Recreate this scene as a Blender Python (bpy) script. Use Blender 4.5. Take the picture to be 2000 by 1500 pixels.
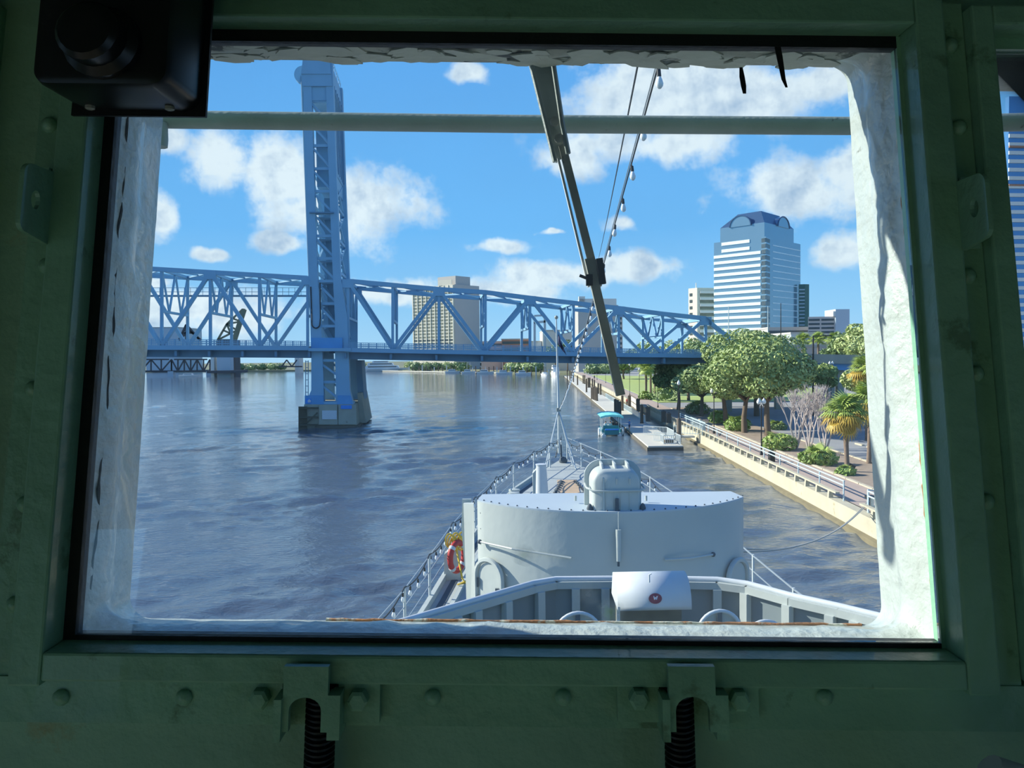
import bpy, math, random
from mathutils import Vector, Matrix
V = Vector
for o in list(bpy.data.objects): bpy.data.objects.remove(o)
sc = bpy.context.scene
COL = sc.collection
PI = math.pi

# ------------------------------------------------------------------ camera
F = 1500.0
CAM = V((0, 0, 12.0))
PITCH = math.atan(55 / F)
ROLL = -0.012
RM = (Matrix.Rotation(PI / 2 - PITCH, 3, 'X') @ Matrix.Rotation(ROLL, 3, 'Z'))
cd = bpy.data.cameras.new('camera'); cam = bpy.data.objects.new('camera', cd); COL.objects.link(cam)
cam.location = CAM; cam.rotation_euler = RM.to_euler()
cd.sensor_fit = 'HORIZONTAL'; cd.sensor_width = 36; cd.lens = 36 * F / 2000
cd.clip_start = 0.02; cd.clip_end = 6000
sc.camera = cam

def ray(px, py): return RM @ V(((px - 1000) / F, -(py - 750) / F, -1))
def at(px, py, Y):
    r = ray(px, py); return CAM + r * (Y / r.y)
def onz(px, py, z):
    r = ray(px, py); return CAM + r * ((z - CAM.z) / r.z)
def onplane(px, py, P, n):
    r = ray(px, py); return CAM + r * ((V(P) - CAM).dot(n) / r.dot(n))
def lin(c):
    r = []
    for x in c[:3]:
        x = x / 255.0
        r.append(x / 12.92 if x <= 0.04045 else ((x + 0.055) / 1.055) ** 2.4)
    return (r[0], r[1], r[2], 1.0)

# ------------------------------------------------------------------ view
vs = sc.view_settings
vs.view_transform = 'Standard'; vs.look = 'None'; vs.exposure = 0.22; vs.gamma = 1.0
vs.use_curve_mapping = False

# ------------------------------------------------------------------ sun
SUN = V((-0.84, 0.25, 0.49)).normalized()
sd = bpy.data.lights.new('sun', 'SUN'); sd.energy = 7.5; sd.angle = 0.0093; sd.color = (1.0, 0.93, 0.80)
so = bpy.data.objects.new('sun', sd); COL.objects.link(so)
so.rotation_euler = SUN.to_track_quat('Z', 'Y').to_euler(); so.location = (-40, 30, 60)

# ------------------------------------------------------------------ sky
def make_world():
    w = bpy.data.worlds.new('sky'); sc.world = w; w.use_nodes = True
    nt = w.node_tree; N = nt.nodes; L = nt.links; N.clear()
    def nd(t, **k):
        n = N.new(t)
        for a, b in k.items(): setattr(n, a, b)
        return n
    def math_(op, a, b=None, c=None, clamp=False):
        n = nd('ShaderNodeMath', operation=op, use_clamp=clamp)
        for i, x in enumerate((a, b, c)):
            if x is None: continue
            if isinstance(x, (int, float)): n.inputs[i].default_value = x
            else: L.new(x, n.inputs[i])
        return n.outputs[0]
    def vm(op, a, b=None, c=None):
        n = nd('ShaderNodeVectorMath', operation=op)
        for i, x in enumerate((a, b, c)):
            if x is None: continue
            if isinstance(x, (tuple, list)): n.inputs[i].default_value = x
            else: L.new(x, n.inputs[i])
        return n.outputs['Value'] if op in ('LENGTH', 'DOT_PRODUCT') else n.outputs[0]
    tc = nd('ShaderNodeTexCoord'); d = tc.outputs['Generated']
    sp = nd('ShaderNodeSeparateXYZ'); L.new(d, sp.inputs[0])
    az = math_('ARCTAN2', sp.outputs[0], sp.outputs[1])
    el = math_('ARCSINE', sp.outputs[2])
    cb = nd('ShaderNodeCombineXYZ'); L.new(az, cb.inputs[0]); L.new(el, cb.inputs[1])
    p = cb.outputs[0]
    def noise(vec, scale, detail, rough=0.6, off=(0, 0, 0)):
        n = nd('ShaderNodeTexNoise'); n.inputs['Scale'].default_value = scale
        n.inputs['Detail'].default_value = detail; n.inputs['Roughness'].default_value = rough
        if off != (0, 0, 0): vec = vm('ADD', vec, off)
        L.new(vec, n.inputs['Vector']); return n.outputs['Fac']
    # blue gradient
    cr = nd('ShaderNodeValToRGB'); e = cr.color_ramp; L.new(el, cr.inputs[0])
    e.elements[0].position = 0.0; e.elements[0].color = lin((176, 218, 246))
    e.elements[1].position = 0.9; e.elements[1].color = lin((52, 104, 190))
    for ps, c in ((0.06, (150, 206, 246)), (0.16, (114, 186, 244)), (0.38, (98, 170, 238)), (0.55, (78, 142, 220))):
        x = e.elements.new(ps); x.color = lin(c)
    # domain warp and cloud ellipses
    w1 = nd('ShaderNodeTexNoise'); w1.inputs['Scale'].default_value = 9; w1.inputs['Detail'].default_value = 5
    L.new(p, w1.inputs['Vector'])
    wv = vm('MULTIPLY_ADD', w1.outputs['Color'], (0.09, 0.06, 0), (-0.045, -0.03, 0))
    q = vm('ADD', p, wv)
    clouds = [(1290, 175, 190, 85), (1450, 190, 200, 80), (1590, 165, 90, 45), (1110, 295, 80, 45), (1290, 270, 165, 42),
              (410, 300, 75, 60), (320, 268, 60, 32), (300, 420, 45, 45), (575, 345, 90, 85), (715, 395, 115, 75),
              (640, 420, 130, 62), (418, 488, 34, 14), (545, 482, 54, 22), (985, 482, 68, 20), (1200, 440, 38, 18),
              (1260, 520, 75, 28), (1100, 540, 160, 30), (1000, 565, 120, 26), (1560, 375, 150, 58), (1650, 340, 80, 50),
              (1650, 500, 50, 32), (760, 570, 150, 22), (380, 600, 190, 46), (1075, 450, 18, 8), (300, 545, 60, 14),
              (900, 125, 40, 18)]
    dmin = None
    for cx, cy, rx, ry in clouds:
        r = ray(cx, cy).normalized(); a0 = math.atan2(r.x, r.y); e0 = math.asin(r.z)
        ra = rx / F * (1 / (1 + ((cx - 1000) / F) ** 2)); re = ry / F
        s = (1 / ra, 1 / re, 0)
        ln = vm('LENGTH', vm('MULTIPLY_ADD', q, s, (-a0 / ra, -e0 / re, 0)))
        dmin = ln if dmin is None else math_('MINIMUM', dmin, ln)
    fb = noise(p, 14, 8, 0.62)
    inframe = math_('SUBTRACT', 1.34, dmin)
    # same kind of cumulus over the rest of the sky (away from the view)
    pz = vm('MULTIPLY', p, (1.0, 1.7, 1.0))
    big = noise(pz, 3.2, 4, 0.5, (3.1, 1.7, 0))
    outm = nd('ShaderNodeMapRange'); L.new(math_('ABSOLUTE', az), outm.inputs[0])
    outm.inputs[1].default_value = 0.62; outm.inputs[2].default_value = 0.85
    upm = nd('ShaderNodeMapRange'); L.new(el, upm.inputs[0]); upm.inputs[1].default_value = 0.5; upm.inputs[2].default_value = 0.7
    om = math_('MAXIMUM', outm.outputs[0], upm.outputs[0])
    outc = math_('MULTIPLY', math_('MULTIPLY', math_('SUBTRACT', big, 0.53), 5.0), om)
    outc = math_('ADD', outc, math_('MULTIPLY', math_('SUBTRACT', om, 1.0), 3.0))
    base = math_('MAXIMUM', inframe, outc)
    dens = math_('ADD', base, math_('MULTIPLY', math_('SUBTRACT', fb, 0.54), 2.6))
    mr = nd('ShaderNodeMapRange'); mr.interpolation_type = 'SMOOTHSTEP'; L.new(dens, mr.inputs[0])
    mr.inputs[1].default_value = 0.0; mr.inputs[2].default_value = 0.75
    up = nd('ShaderNodeMapRange'); L.new(el, up.inputs[0]); up.inputs[1].default_value = -0.01; up.inputs[2].default_value = 0.02
    cm = math_('MULTIPLY', mr.outputs[0], up.outputs[0])
    cm = math_('MULTIPLY', cm, 0.93)
    # cloud shading: sides turned to the sun (left, above) brighter
    fb2 = noise(p, 14, 8, 0.62, (0.016, -0.012, 0)); big2 = noise(p, 8, 2, 0.5)
    sh = math_('ADD', math_('MULTIPLY', math_('SUBTRACT', fb2, fb), 3.0), math_('MULTIPLY', math_('SUBTRACT', big2, 0.5), 1.6))
    sh = math_('SUBTRACT', math_('ADD', 0.92, sh), math_('MULTIPLY', math_('SUBTRACT', dens, 0.5), 0.20), clamp=True)
    mc = nd('ShaderNodeMix', data_type='RGBA'); L.new(sh, mc.inputs[0])
    mc.inputs[6].default_value = lin((166, 190, 216)); mc.inputs[7].default_value = lin((236, 246, 250))
    mx = nd('ShaderNodeMix', data_type='RGBA'); L.new(cm, mx.inputs[0])
    L.new(cr.outputs[0], mx.inputs[6]); L.new(mc.outputs[2], mx.inputs[7])
    bg = nd('ShaderNodeBackground'); L.new(mx.outputs[2], bg.inputs[0]); bg.inputs[1].default_value = 1.0
    out = nd('ShaderNodeOutputWorld'); L.new(bg.outputs[0], out.inputs[0])
make_world()

# ------------------------------------------------------------------ helpers
def wl(o):
    p = V((0, 0, 0))
    while o: p = p + o.location; o = o.parent
    return p
class MB:
    def __init__(s): s.v = []; s.f = []
    def add(s, vs_, fs):
        n = len(s.v); s.v += [V(x) for x in vs_]; s.f += [tuple(i + n for i in f) for f in fs]; return s
    def box(s, c, size, M=None):
        c = V(c); x, y, z = [k / 2 for k in size]
        pts = [V((a * x, b * y, e * z)) for a in (-1, 1) for b in (-1, 1) for e in (-1, 1)]
        if M is not None: pts = [M @ p for p in pts]
        return s.hexa([c + p for p in pts])
    def hexa(s, p):   # order: bits x y z
        return s.add(p, [(0, 1, 3, 2), (4, 6, 7, 5), (0, 4, 5, 1), (2, 3, 7, 6), (0, 2, 6, 4), (1, 5, 7, 3)])
    def span(s, a, b):
        a = V(a); b = V(b); return s.box((a + b) / 2, [abs(b[i] - a[i]) for i in range(3)])
    def bar(s, p, q, w, h, up=(0, 0, 1)):
        p = V(p); q = V(q); d = (q - p)
        if d.length < 1e-9: return s
        d.normalize(); up = V(up); x = d.cross(up)
        if x.length < 1e-4: x = d.cross(V((0, 1, 0)))
        x.normalize(); y = x.cross(d).normalized()
        pts = [P + x * (a * w / 2) + y * (b * h / 2) for P in (p, q) for a in (-1, 1) for b in (-1, 1)]
        return s.hexa(pts)
    def tube(s, pts, r, n=8, closed=False, caps=True):
        pts = [V(p) for p in pts]; m = len(pts); rr = r if isinstance(r, (list, tuple)) else [r] * m
        ring0 = None; vv = []; prev = None
        for i, p in enumerate(pts):
            if closed: d = pts[(i + 1) % m] - pts[i - 1]
            else: d = pts[min(i + 1, m - 1)] - pts[max(i - 1, 0)]
            d.normalize()
            if prev is None:
                x = d.cross(V((0, 0, 1)))
                if x.length < 1e-3: x = d.cross(V((0, 1, 0)))
            else: x = prev - d * prev.dot(d)
            x.normalize(); prev = x; y = d.cross(x)
            for k in range(n):
                a = 2 * PI * k / n; vv.append(p + (x * math.cos(a) + y * math.sin(a)) * rr[i])
        fs = []
        for i in range(m if closed else m - 1):
            j = (i + 1) % m
            for k in range(n):
                fs.append((i * n + k, i * n + (k + 1) % n, j * n + (k + 1) % n, j * n + k))
        if caps and not closed: fs += [tuple(range(n))[::-1], tuple(range((m - 1) * n, m * n))]
        return s.add(vv, fs)
    def cyl(s, p, q, r, r2=None, n=12): return s.tube([p, q], [r, r if r2 is None else r2], n)
    def lathe(s, prof, n=16, o=(0, 0, 0), M=None):
        o = V(o); vv = []; fs = []
        for r, z in prof:
            for k in range(n):
                a = 2 * PI * k / n; w = V((r * math.cos(a), r * math.sin(a), z)); vv.append(o + (M @ w if M is not None else w))
        for i in range(len(prof) - 1):
            for k in range(n): fs.append((i * n + k, i * n + (k + 1) % n, (i + 1) * n + (k + 1) % n, (i + 1) * n + k))
        fs += [tuple(range(n))[::-1], tuple(range((len(prof) - 1) * n, len(prof) * n))]
        return s.add(vv, fs)
    def ball(s, c, r, n=10, sc_=(1, 1, 1)):
        pr = []; m = max(4, n // 2)
        for i in range(m + 1):
            a = -PI / 2 + PI * i / m; pr.append((max(1e-4, r * math.cos(a)), r * math.sin(a)))
        M = Matrix.Diagonal(V(sc_)); return s.lathe(pr, n, c, M)
    def prism(s, poly, ext):
        n = len(poly); ext = V(ext); a = [V(p) for p in poly]; b = [p + ext for p in a]
        fs = [tuple(range(n))[::-1], tuple(range(n, 2 * n))]
        for i in range(n): j = (i + 1) % n; fs.append((i, j, n + j, n + i))
        return s.add(a + b, fs)
    def quad(s, a, b, c, d): return s.add([a, b, c, d], [(0, 1, 2, 3)])
    def mesh(s, name, off=(0, 0, 0), smooth=None):
        off = V(off); m = bpy.data.meshes.new(name); m.from_pydata([tuple(p - off) for p in s.v], [], s.f); m.update()
        import bmesh
        b = bmesh.new(); b.from_mesh(m); bmesh.ops.recalc_face_normals(b, faces=b.faces); b.to_mesh(m); b.free()
        if smooth is not None:
            m.shade_smooth(); m.set_sharp_from_angle(angle=math.radians(smooth))
        return m
    def build(s, name, mat, parent=None, smooth=None, label=None):
        if parent is not None: off = wl(parent)
        else:
            off = V(((min(p.x for p in s.v) + max(p.x for p in s.v)) / 2, (min(p.y for p in s.v) + max(p.y for p in s.v)) / 2, min(p.z for p in s.v)))
        o = bpy.data.objects.new(name, s.mesh(name, off, smooth)); COL.objects.link(o)
        if mat is not None: o.data.materials.append(mat)
        if parent is not None: o.parent = parent
        else: o.location = off
        if label: o['label'] = label
        return o
def tag(o, label=None, cat=None, group=None, kind=None):
    if label: o['label'] = label
    if cat: o['category'] = cat
    if group: o['group'] = group
    if kind: o['kind'] = kind
    return o
def thing(name, label, cat, loc=(0, 0, 0), group=None):
    o = bpy.data.objects.new(name, None); COL.objects.link(o); o.location = loc; o.empty_display_size = 0.1
    return tag(o, label, cat, group)
def put(name, mesh, parent, loc, rot=(0, 0, 0), scale=None, label=None):   # a part that shares mesh data; loc in world
    o = bpy.data.objects.new(name, mesh); COL.objects.link(o)
    if parent is not None: o.parent = parent; o.location = V(loc) - wl(parent)
    else: o.location = loc
    o.rotation_euler = rot
    if scale: o.scale = scale if isinstance(scale, (tuple, list)) else (scale,) * 3
    if label: o['label'] = label
    return o
def dup(root, loc, rz=0, label=None, group=None, scale=None):
    r = root.copy(); COL.objects.link(r); r.location = loc; r.rotation_euler = (0, 0, rz)
    if scale: r.scale = (scale,) * 3
    if label: r['label'] = label
    if group: r['group'] = group
    for ch in list(root.children):
        c = ch.copy(); COL.objects.link(c); c.parent = r
        for g in list(ch.children):
            e = g.copy(); COL.objects.link(e); e.parent = c
    return r

# ------------------------------------------------------------------ materials
def pm(name, c, rough=0.6, metal=0.0, var=0.12, scale=2.0, bump=0.0, bscale=40.0, c2=None, c2amt=0.0, c2scale=3.0, coat=0.0, stretch=None, ior=None):
    m = bpy.data.materials.new(name); m.use_nodes = True; nt = m.node_tree; N = nt.nodes; L = nt.links
    b = N['Principled BSDF']; b.inputs['Roughness'].default_value = rough; b.inputs['Metallic'].default_value = metal
    if coat: b.inputs['Coat Weight'].default_value = coat
    if ior: b.inputs['IOR'].default_value = ior
    tc = N.new('ShaderNodeTexCoord'); vec = tc.outputs['Object']
    if stretch:
        mp = N.new('ShaderNodeMapping'); mp.inputs['Scale'].default_value = stretch; L.new(vec, mp.inputs[0]); vec = mp.outputs[0]
    n = N.new('ShaderNodeTexNoise'); n.inputs['Scale'].default_value = scale; n.inputs['Detail'].default_value = 6; L.new(vec, n.inputs['Vector'])
    mx = N.new('ShaderNodeMix'); mx.data_type = 'RGBA'; L.new(n.outputs['Fac'], mx.inputs[0])
    lc = lin(c); mx.inputs[6].default_value = tuple(x * (1 - 1.6 * var) for x in lc[:3]) + (1,); mx.inputs[7].default_value = tuple(min(1, x * (1 + 1.6 * var)) for x in lc[:3]) + (1,)
    outc = mx.outputs[2]
    if c2 is not None:
        n2 = N.new('ShaderNodeTexNoise'); n2.inputs['Scale'].default_value = c2scale; n2.inputs['Detail'].default_value = 8; n2.inputs['Roughness'].default_value = 0.65; L.new(vec, n2.inputs['Vector'])
        mr = N.new('ShaderNodeMapRange'); L.new(n2.outputs['Fac'], mr.inputs[0]); t = 0.72 - 0.4 * c2amt
        mr.inputs[1].default_value = t; mr.inputs[2].default_value = t + 0.06
        m2 = N.new('ShaderNodeMix'); m2.data_type = 'RGBA'; L.new(mr.outputs[0], m2.inputs[0]); L.new(outc, m2.inputs[6]); m2.inputs[7].default_value = lin(c2); outc = m2.outputs[2]
    L.new(outc, b.inputs['Base Color'])
    if bump:
        nb = N.new('ShaderNodeTexNoise'); nb.inputs['Scale'].default_value = bscale; nb.inputs['Detail'].default_value = 5; L.new(vec, nb.inputs['Vector'])
        bp = N.new('ShaderNodeBump'); bp.inputs['Strength'].default_value = min(1, bump); bp.inputs['Distance'].default_value = 0.3 / bscale; L.new(nb.outputs['Fac'], bp.inputs['Height']); L.new(bp.outputs[0], b.inputs['Normal'])
    return m
M = {}
M['green'] = pm('green_paint', (124, 172, 144), 0.42, var=0.18, scale=9, bump=0.5, bscale=60, c2=(98, 136, 108), c2amt=0.25, c2scale=14, coat=0.2)
M['greend'] = pm('green_paint_wall', (134, 176, 150), 0.6, var=0.22, scale=5, bump=0.5, bscale=45, c2=(144, 150, 112), c2amt=0.28, c2scale=5)
M['floor'] = pm('worn_deck_paint', (168, 166, 150), 0.8, var=0.15, scale=3)
M['ceil'] = pm('dark_green_ceiling', (58, 78, 66), 0.6, var=0.15, scale=3)
M['inw'] = pm('pale_green_paint', (158, 182, 152), 0.6, var=0.1, scale=3)
M['black'] = pm('black_rubber', (14, 17, 20), 0.55, var=0.3, scale=30, bump=0.5, bscale=80, c2=(120, 122, 112), c2amt=0.02, c2scale=60)
M['blackbox'] = pm('black_enamel', (24, 26, 28), 0.3, var=0.3, scale=30, c2=(96, 98, 92), c2amt=0.05, c2scale=30)
M['white'] = pm('white_reveal_paint', (178, 188, 184), 0.32, var=0.1, scale=20, bump=0.9, bscale=70, c2=(126, 130, 120), c2amt=0.1, c2scale=40, coat=0.4)
M['whitep'] = pm('peeling_white_paint', (150, 154, 144), 0.6, var=0.2, scale=24, bump=1.0, bscale=30, c2=(44, 46, 40), c2amt=0.45, c2scale=26, stretch=(1, 1, 2.2))
M['flake'] = pm('flaking_paint', (176, 182, 172), 0.6, var=0.16, scale=30, bump=0.6, bscale=60)
M['rust'] = pm('rusty_edge', (156, 108, 66), 0.8, var=0.4, scale=40, bump=1.0, bscale=90, c2=(196, 200, 188), c2amt=0.5, c2scale=30)
M['steel'] = pm('worn_steel', (158, 160, 150), 0.5, 0.1, var=0.25, scale=40, bump=0.4, bscale=90, c2=(104, 106, 98), c2amt=0.25, c2scale=50)
M['pipe'] = pm('grey_pipe_paint', (140, 152, 150), 0.5, var=0.12, scale=25, bump=0.5, bscale=120, c2=(88, 92, 90), c2amt=0.12, c2scale=50)
M['ship'] = pm('haze_grey_paint', (179, 186, 181), 0.5, var=0.07, scale=1.2, bump=0.12, bscale=6, c2=(160, 168, 165), c2amt=0.22, c2scale=1.3)
M['bul'] = pm('bulwark_shade_grey', (120, 132, 136), 0.55, var=0.08, scale=2, c2=(106, 118, 124), c2amt=0.2, c2scale=2)  # darker than the ship grey: shade inside the bulwark put into the colour
M['plat'] = pm('platform_dark_grey', (96, 104, 108), 0.75, var=0.12, scale=2)
M['shipd'] = pm('deck_grey_paint', (170, 176, 173), 0.7, var=0.1, scale=1.5, bump=0.2, bscale=14, c2=(148, 156, 156), c2amt=0.2, c2scale=2)
M['shipdk'] = pm('dark_deck_strip', (74, 84, 92), 0.7, var=0.15, scale=3)
M['roofw'] = pm('roof_sunlit_grey', (178, 190, 196), 0.5, var=0.05, scale=2)  # ship grey made paler on the gunhouse roof, sunlight put into the colour
M['locker'] = pm('locker_white_paint', (196, 202, 204), 0.5, var=0.06, scale=8, c2=(170, 174, 172), c2amt=0.12, c2scale=14)
M['lockerb'] = pm('locker_inside_brown', (104, 100, 88), 0.7, var=0.3, scale=8)
M['red'] = pm('red_paint', (178, 44, 40), 0.5, var=0.12)
M['maroon'] = pm('maroon_emblem', (140, 58, 70), 0.6, var=0.15, scale=30)
M['yellow'] = pm('yellow_rope', (222, 188, 62), 0.7, var=0.2, scale=60)
M['tan'] = pm('tan_canvas', (188, 162, 132), 0.8, var=0.12, scale=4)
M['navy'] = pm('navy_cloth', (30, 40, 82), 0.8, var=0.2, scale=10)
M['cable'] = pm('dark_cable', (40, 46, 52), 0.6, var=0.2)
M['wire'] = pm('galvanised_wire', (150, 160, 166), 0.4, 0.3, var=0.1)
M['socket'] = pm('lamp_socket', (28, 30, 34), 0.5)
M['bulb'] = pm('bulb_glass', (228, 232, 232), 0.12, var=0.03, ior=1.5)
M['rope'] = pm('mooring_rope', (172, 170, 160), 0.8, var=0.15, scale=20)
M['bridge'] = pm('bridge_blue_paint', (132, 176, 203), 0.55, var=0.08, scale=0.4, c2=(118, 160, 190), c2amt=0.15, c2scale=0.7)
M['bridge2'] = pm('bridge_blue_fresh', (88, 156, 208), 0.55, var=0.12, scale=0.5)
M['bridged'] = pm('bridge_blue_shade', (104, 140, 166), 0.7, var=0.12, scale=0.5)  # bridge blue darkened, shade below the deck and inside the tower in the colour
M['asph'] = pm('asphalt', (150, 150, 148), 0.9, var=0.1, scale=0.4)
M['concw'] = pm('pier_concrete', (166, 164, 148), 0.85, var=0.14, scale=0.6, bump=0.3, bscale=3, c2=(120, 116, 100), c2amt=0.2, c2scale=0.5)
M['sign'] = pm('white_sign', (206, 210, 214), 0.6, var=0.05)
M['signb'] = pm('blue_sign', (44, 140, 230), 0.5, var=0.05)
M['timber'] = pm('fender_timber', (86, 82, 66), 0.85, var=0.25, scale=1.5, stretch=(1, 1, 0.3))
M['quay'] = pm('quay_concrete', (188, 180, 156), 0.85, var=0.12, scale=0.5, bump=0.3, bscale=2, c2=(160, 148, 116), c2amt=0.2, c2scale=0.6)
M['quayw'] = pm('quay_wet_base', (122, 112, 84), 0.6, var=0.25, scale=1.2)
M['brick'] = pm('brick_paving', (180, 160, 146), 0.9, var=0.1, scale=1.0, bump=0.3, bscale=6)
M['mulch'] = pm('mulch', (158, 140, 122), 0.95, var=0.25, scale=1.5, bump=0.6, bscale=8)
M['kerb'] = pm('kerb_stone', (196, 184, 160), 0.85, var=0.08)
M['grass'] = pm('lawn', (164, 178, 104), 0.95, var=0.18, scale=0.3)
M['land'] = pm('far_ground', (118, 122, 96), 0.95, var=0.2, scale=0.05)
M['dock'] = pm('dock_concrete', (206, 202, 188), 0.85, var=0.07, scale=0.6)
M['docks'] = pm('dock_edge', (98, 92, 80), 0.85, var=0.2, scale=1)
M['pile'] = pm('dark_pile', (108, 96, 82), 0.8, var=0.25, scale=2, stretch=(1, 1, 0.3))
M['railw'] = pm('white_rail', (192, 200, 200), 0.5, var=0.05)
M['railb'] = pm('pale_blue_rail', (186, 204, 208), 0.5, var=0.05)
M['iron'] = pm('black_iron', (34, 36, 38), 0.5, var=0.2)
M['globe'] = pm('lamp_globe', (240, 240, 232), 0.3, var=0.02)
M['teal'] = pm('teal_boat', (0, 128, 138), 0.4, var=0.08)
M['aqua'] = pm('aqua_canopy', (130, 226, 222), 0.6, var=0.05)
M['boatw'] = pm('white_gelcoat', (228, 230, 228), 0.35, var=0.03)
M['dark'] = pm('dark_seat', (34, 34, 38), 0.7, var=0.2)
M['bark'] = pm('bark', (112, 96, 80), 0.9, var=0.2, scale=3, bump=0.6, bscale=8)
M['palmbark'] = pm('palm_trunk', (128, 110, 96), 0.9, var=0.2, scale=3, bump=0.6, bscale=8)
M['twig'] = pm('pale_twig', (186, 174, 168), 0.85, var=0.1)
def leafmat(name, c, c2):
    m = pm(name, c, 0.55, var=0.3, scale=0.8, c2=c2, c2amt=0.4, c2scale=0.9)
    b = m.node_tree.nodes['Principled BSDF']; b.inputs['Subsurface Weight'].default_value = 0.0
    return m
M['oak'] = leafmat('oak_leaves', (146, 164, 98), (184, 200, 116))
M['dgreen'] = leafmat('dark_evergreen_leaves', (112, 136, 84), (140, 160, 100))
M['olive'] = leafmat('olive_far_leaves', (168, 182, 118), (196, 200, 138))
M['palmg'] = leafmat('palm_frond_green', (160, 180, 88), (190, 190, 96))
M['palmy'] = leafmat('palm_frond_yellow', (188, 156, 58), (150, 140, 60))
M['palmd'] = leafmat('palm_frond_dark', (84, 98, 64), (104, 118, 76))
M['bush'] = leafmat('bush_leaves', (136, 162, 80), (166, 178, 92))
M['beige'] = pm('beige_facade', (222, 214, 192), 0.8, var=0.04, scale=0.1)
M['greyb'] = pm('grey_facade', (190, 186, 178), 0.8, var=0.04, scale=0.1)
M['whiteb'] = pm('white_facade', (226, 222, 212), 0.8, var=0.03, scale=0.1)
M['pinkb'] = pm('pinkish_facade', (206, 192, 182), 0.8, var=0.04, scale=0.1)
M['brickb'] = pm('brick_facade', (176, 126, 100), 0.85, var=0.1, scale=0.3)
M['win'] = pm('dark_window', (74, 84, 84), 0.25, var=0.25, scale=0.3)
M['win2'] = pm('olive_window', (128, 130, 112), 0.3, var=0.2, scale=0.3)
M['mull'] = pm('mullion', (226, 222, 200), 0.7, var=0.03)
M['gt'] = pm('mirror_glass', (140, 170, 184), 0.12, 0.55, var=0.05, scale=0.06)
M['gts'] = pm('pale_spandrel', (232, 246, 244), 0.4, 0.0, var=0.03, scale=0.1)
M['gtr'] = pm('slate_glass_roof', (64, 94, 128), 0.3, 0.3, var=0.1, scale=0.1)
M['gtc'] = pm('corner_glass', (96, 108, 112), 0.2, 0.5, var=0.5, scale=0.25)
M['greeng'] = pm('green_glass', (70, 104, 96), 0.25, 0.3, var=0.2, scale=0.1)
M['blueg'] = pm('blue_glass', (86, 140, 190), 0.2, 0.3, var=0.08, scale=0.1)
M['darkst'] = pm('dark_steel_truss', (84, 82, 84), 0.8, var=0.15, scale=0.2)
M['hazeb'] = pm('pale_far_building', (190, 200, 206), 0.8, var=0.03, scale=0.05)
M['olivest'] = pm('weathered_truss', (128, 128, 102), 0.8, var=0.15, scale=0.2)

# water
def water_mat():
    m = bpy.data.materials.new('river_water'); m.use_nodes = True; nt = m.node_tree; N = nt.nodes; L = nt.links
    b = N['Principled BSDF']; b.inputs['Base Color'].default_value = (0.086, 0.112, 0.142, 1); b.inputs['Roughness'].default_value = 0.05; b.inputs['IOR'].default_value = 1.6
    tc = N.new('ShaderNodeTexCoord')
    def layer(sx, sy, rot, det, rough=0.55):
        mp = N.new('ShaderNodeMapping'); mp.inputs['Scale'].default_value = (sx, sy, 1); mp.inputs['Rotation'].default_value = (0, 0, rot)
        L.new(tc.outputs['Object'], mp.inputs[0]); n = N.new('ShaderNodeTexNoise'); n.inputs['Scale'].default_value = 1; n.inputs['Detail'].default_value = det; n.inputs['Roughness'].default_value = rough
        n.inputs['Distortion'].default_value = 0.6
        L.new(mp.outputs[0], n.inputs['Vector']); return n.outputs['Fac']
    c = layer(1.6, 3.0, -0.2, 4)
    def mul(x, k):
        n = N.new('ShaderNodeMath'); n.operation = 'MULTIPLY'; L.new(x, n.inputs[0])
        if isinstance(k, float): n.inputs[1].default_value = k
        else: L.new(k, n.inputs[1])
        return n.outputs[0]
    bp = N.new('ShaderNodeBump'); bp.inputs['Strength'].default_value = 1.0; bp.inputs['Distance'].default_value = 0.07
    sx = N.new('ShaderNodeSeparateXYZ'); L.new(tc.outputs['Object'], sx.inputs[0]); m3 = N.new('ShaderNodeMapRange'); L.new(sx.outputs[1], m3.inputs[0])
    m3.inputs[1].default_value = -1200 + 60; m3.inputs[2].default_value = -1200 + 300; m3.inputs[3].default_value = 1.0; m3.inputs[4].default_value = 0.3
    L.new(mul(c, m3.outputs[0]), bp.inputs['Height']); L.new(bp.outputs[0], b.inputs['Normal'])
    return m
M['water'] = water_mat()
def glass_mat():
    m = bpy.data.materials.new('window_glass'); m.use_nodes = True; nt = m.node_tree; N = nt.nodes; L = nt.links; N.clear()
    tr = N.new('ShaderNodeBsdfTransparent'); tr.inputs[0].default_value = (0.95, 0.98, 0.99, 1)
    gl = N.new('ShaderNodeBsdfGlossy'); gl.inputs['Roughness'].default_value = 0.01
    fr = N.new('ShaderNodeFresnel'); fr.inputs[0].default_value = 1.5
    m1 = N.new('ShaderNodeMixShader'); L.new(fr.outputs[0], m1.inputs[0]); L.new(tr.outputs[0], m1.inputs[1]); L.new(gl.outputs[0], m1.inputs[2])
    df = N.new('ShaderNodeBsdfTranslucent'); df.inputs[0].default_value = (0.8, 0.88, 0.9, 1)
    tc = N.new('ShaderNodeTexCoord'); n = N.new('ShaderNodeTexNoise'); n.inputs['Scale'].default_value = 7; n.inputs['Detail'].default_value = 8; L.new(tc.outputs['Object'], n.inputs['Vector'])
    mr = N.new('ShaderNodeMapRange'); L.new(n.outputs['Fac'], mr.inputs[0]); mr.inputs[1].default_value = 0.4; mr.inputs[2].default_value = 0.75; mr.inputs[3].default_value = 0.012; mr.inputs[4].default_value = 0.05
    m2 = N.new('ShaderNodeMixShader'); L.new(mr.outputs[0], m2.inputs[0]); L.new(m1.outputs[0], m2.inputs[1]); L.new(df.outputs[0], m2.inputs[2])
    o = N.new('ShaderNodeOutputMaterial'); L.new(m2.outputs[0], o.inputs[0]); return m
M['glass'] = glass_mat()
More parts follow.
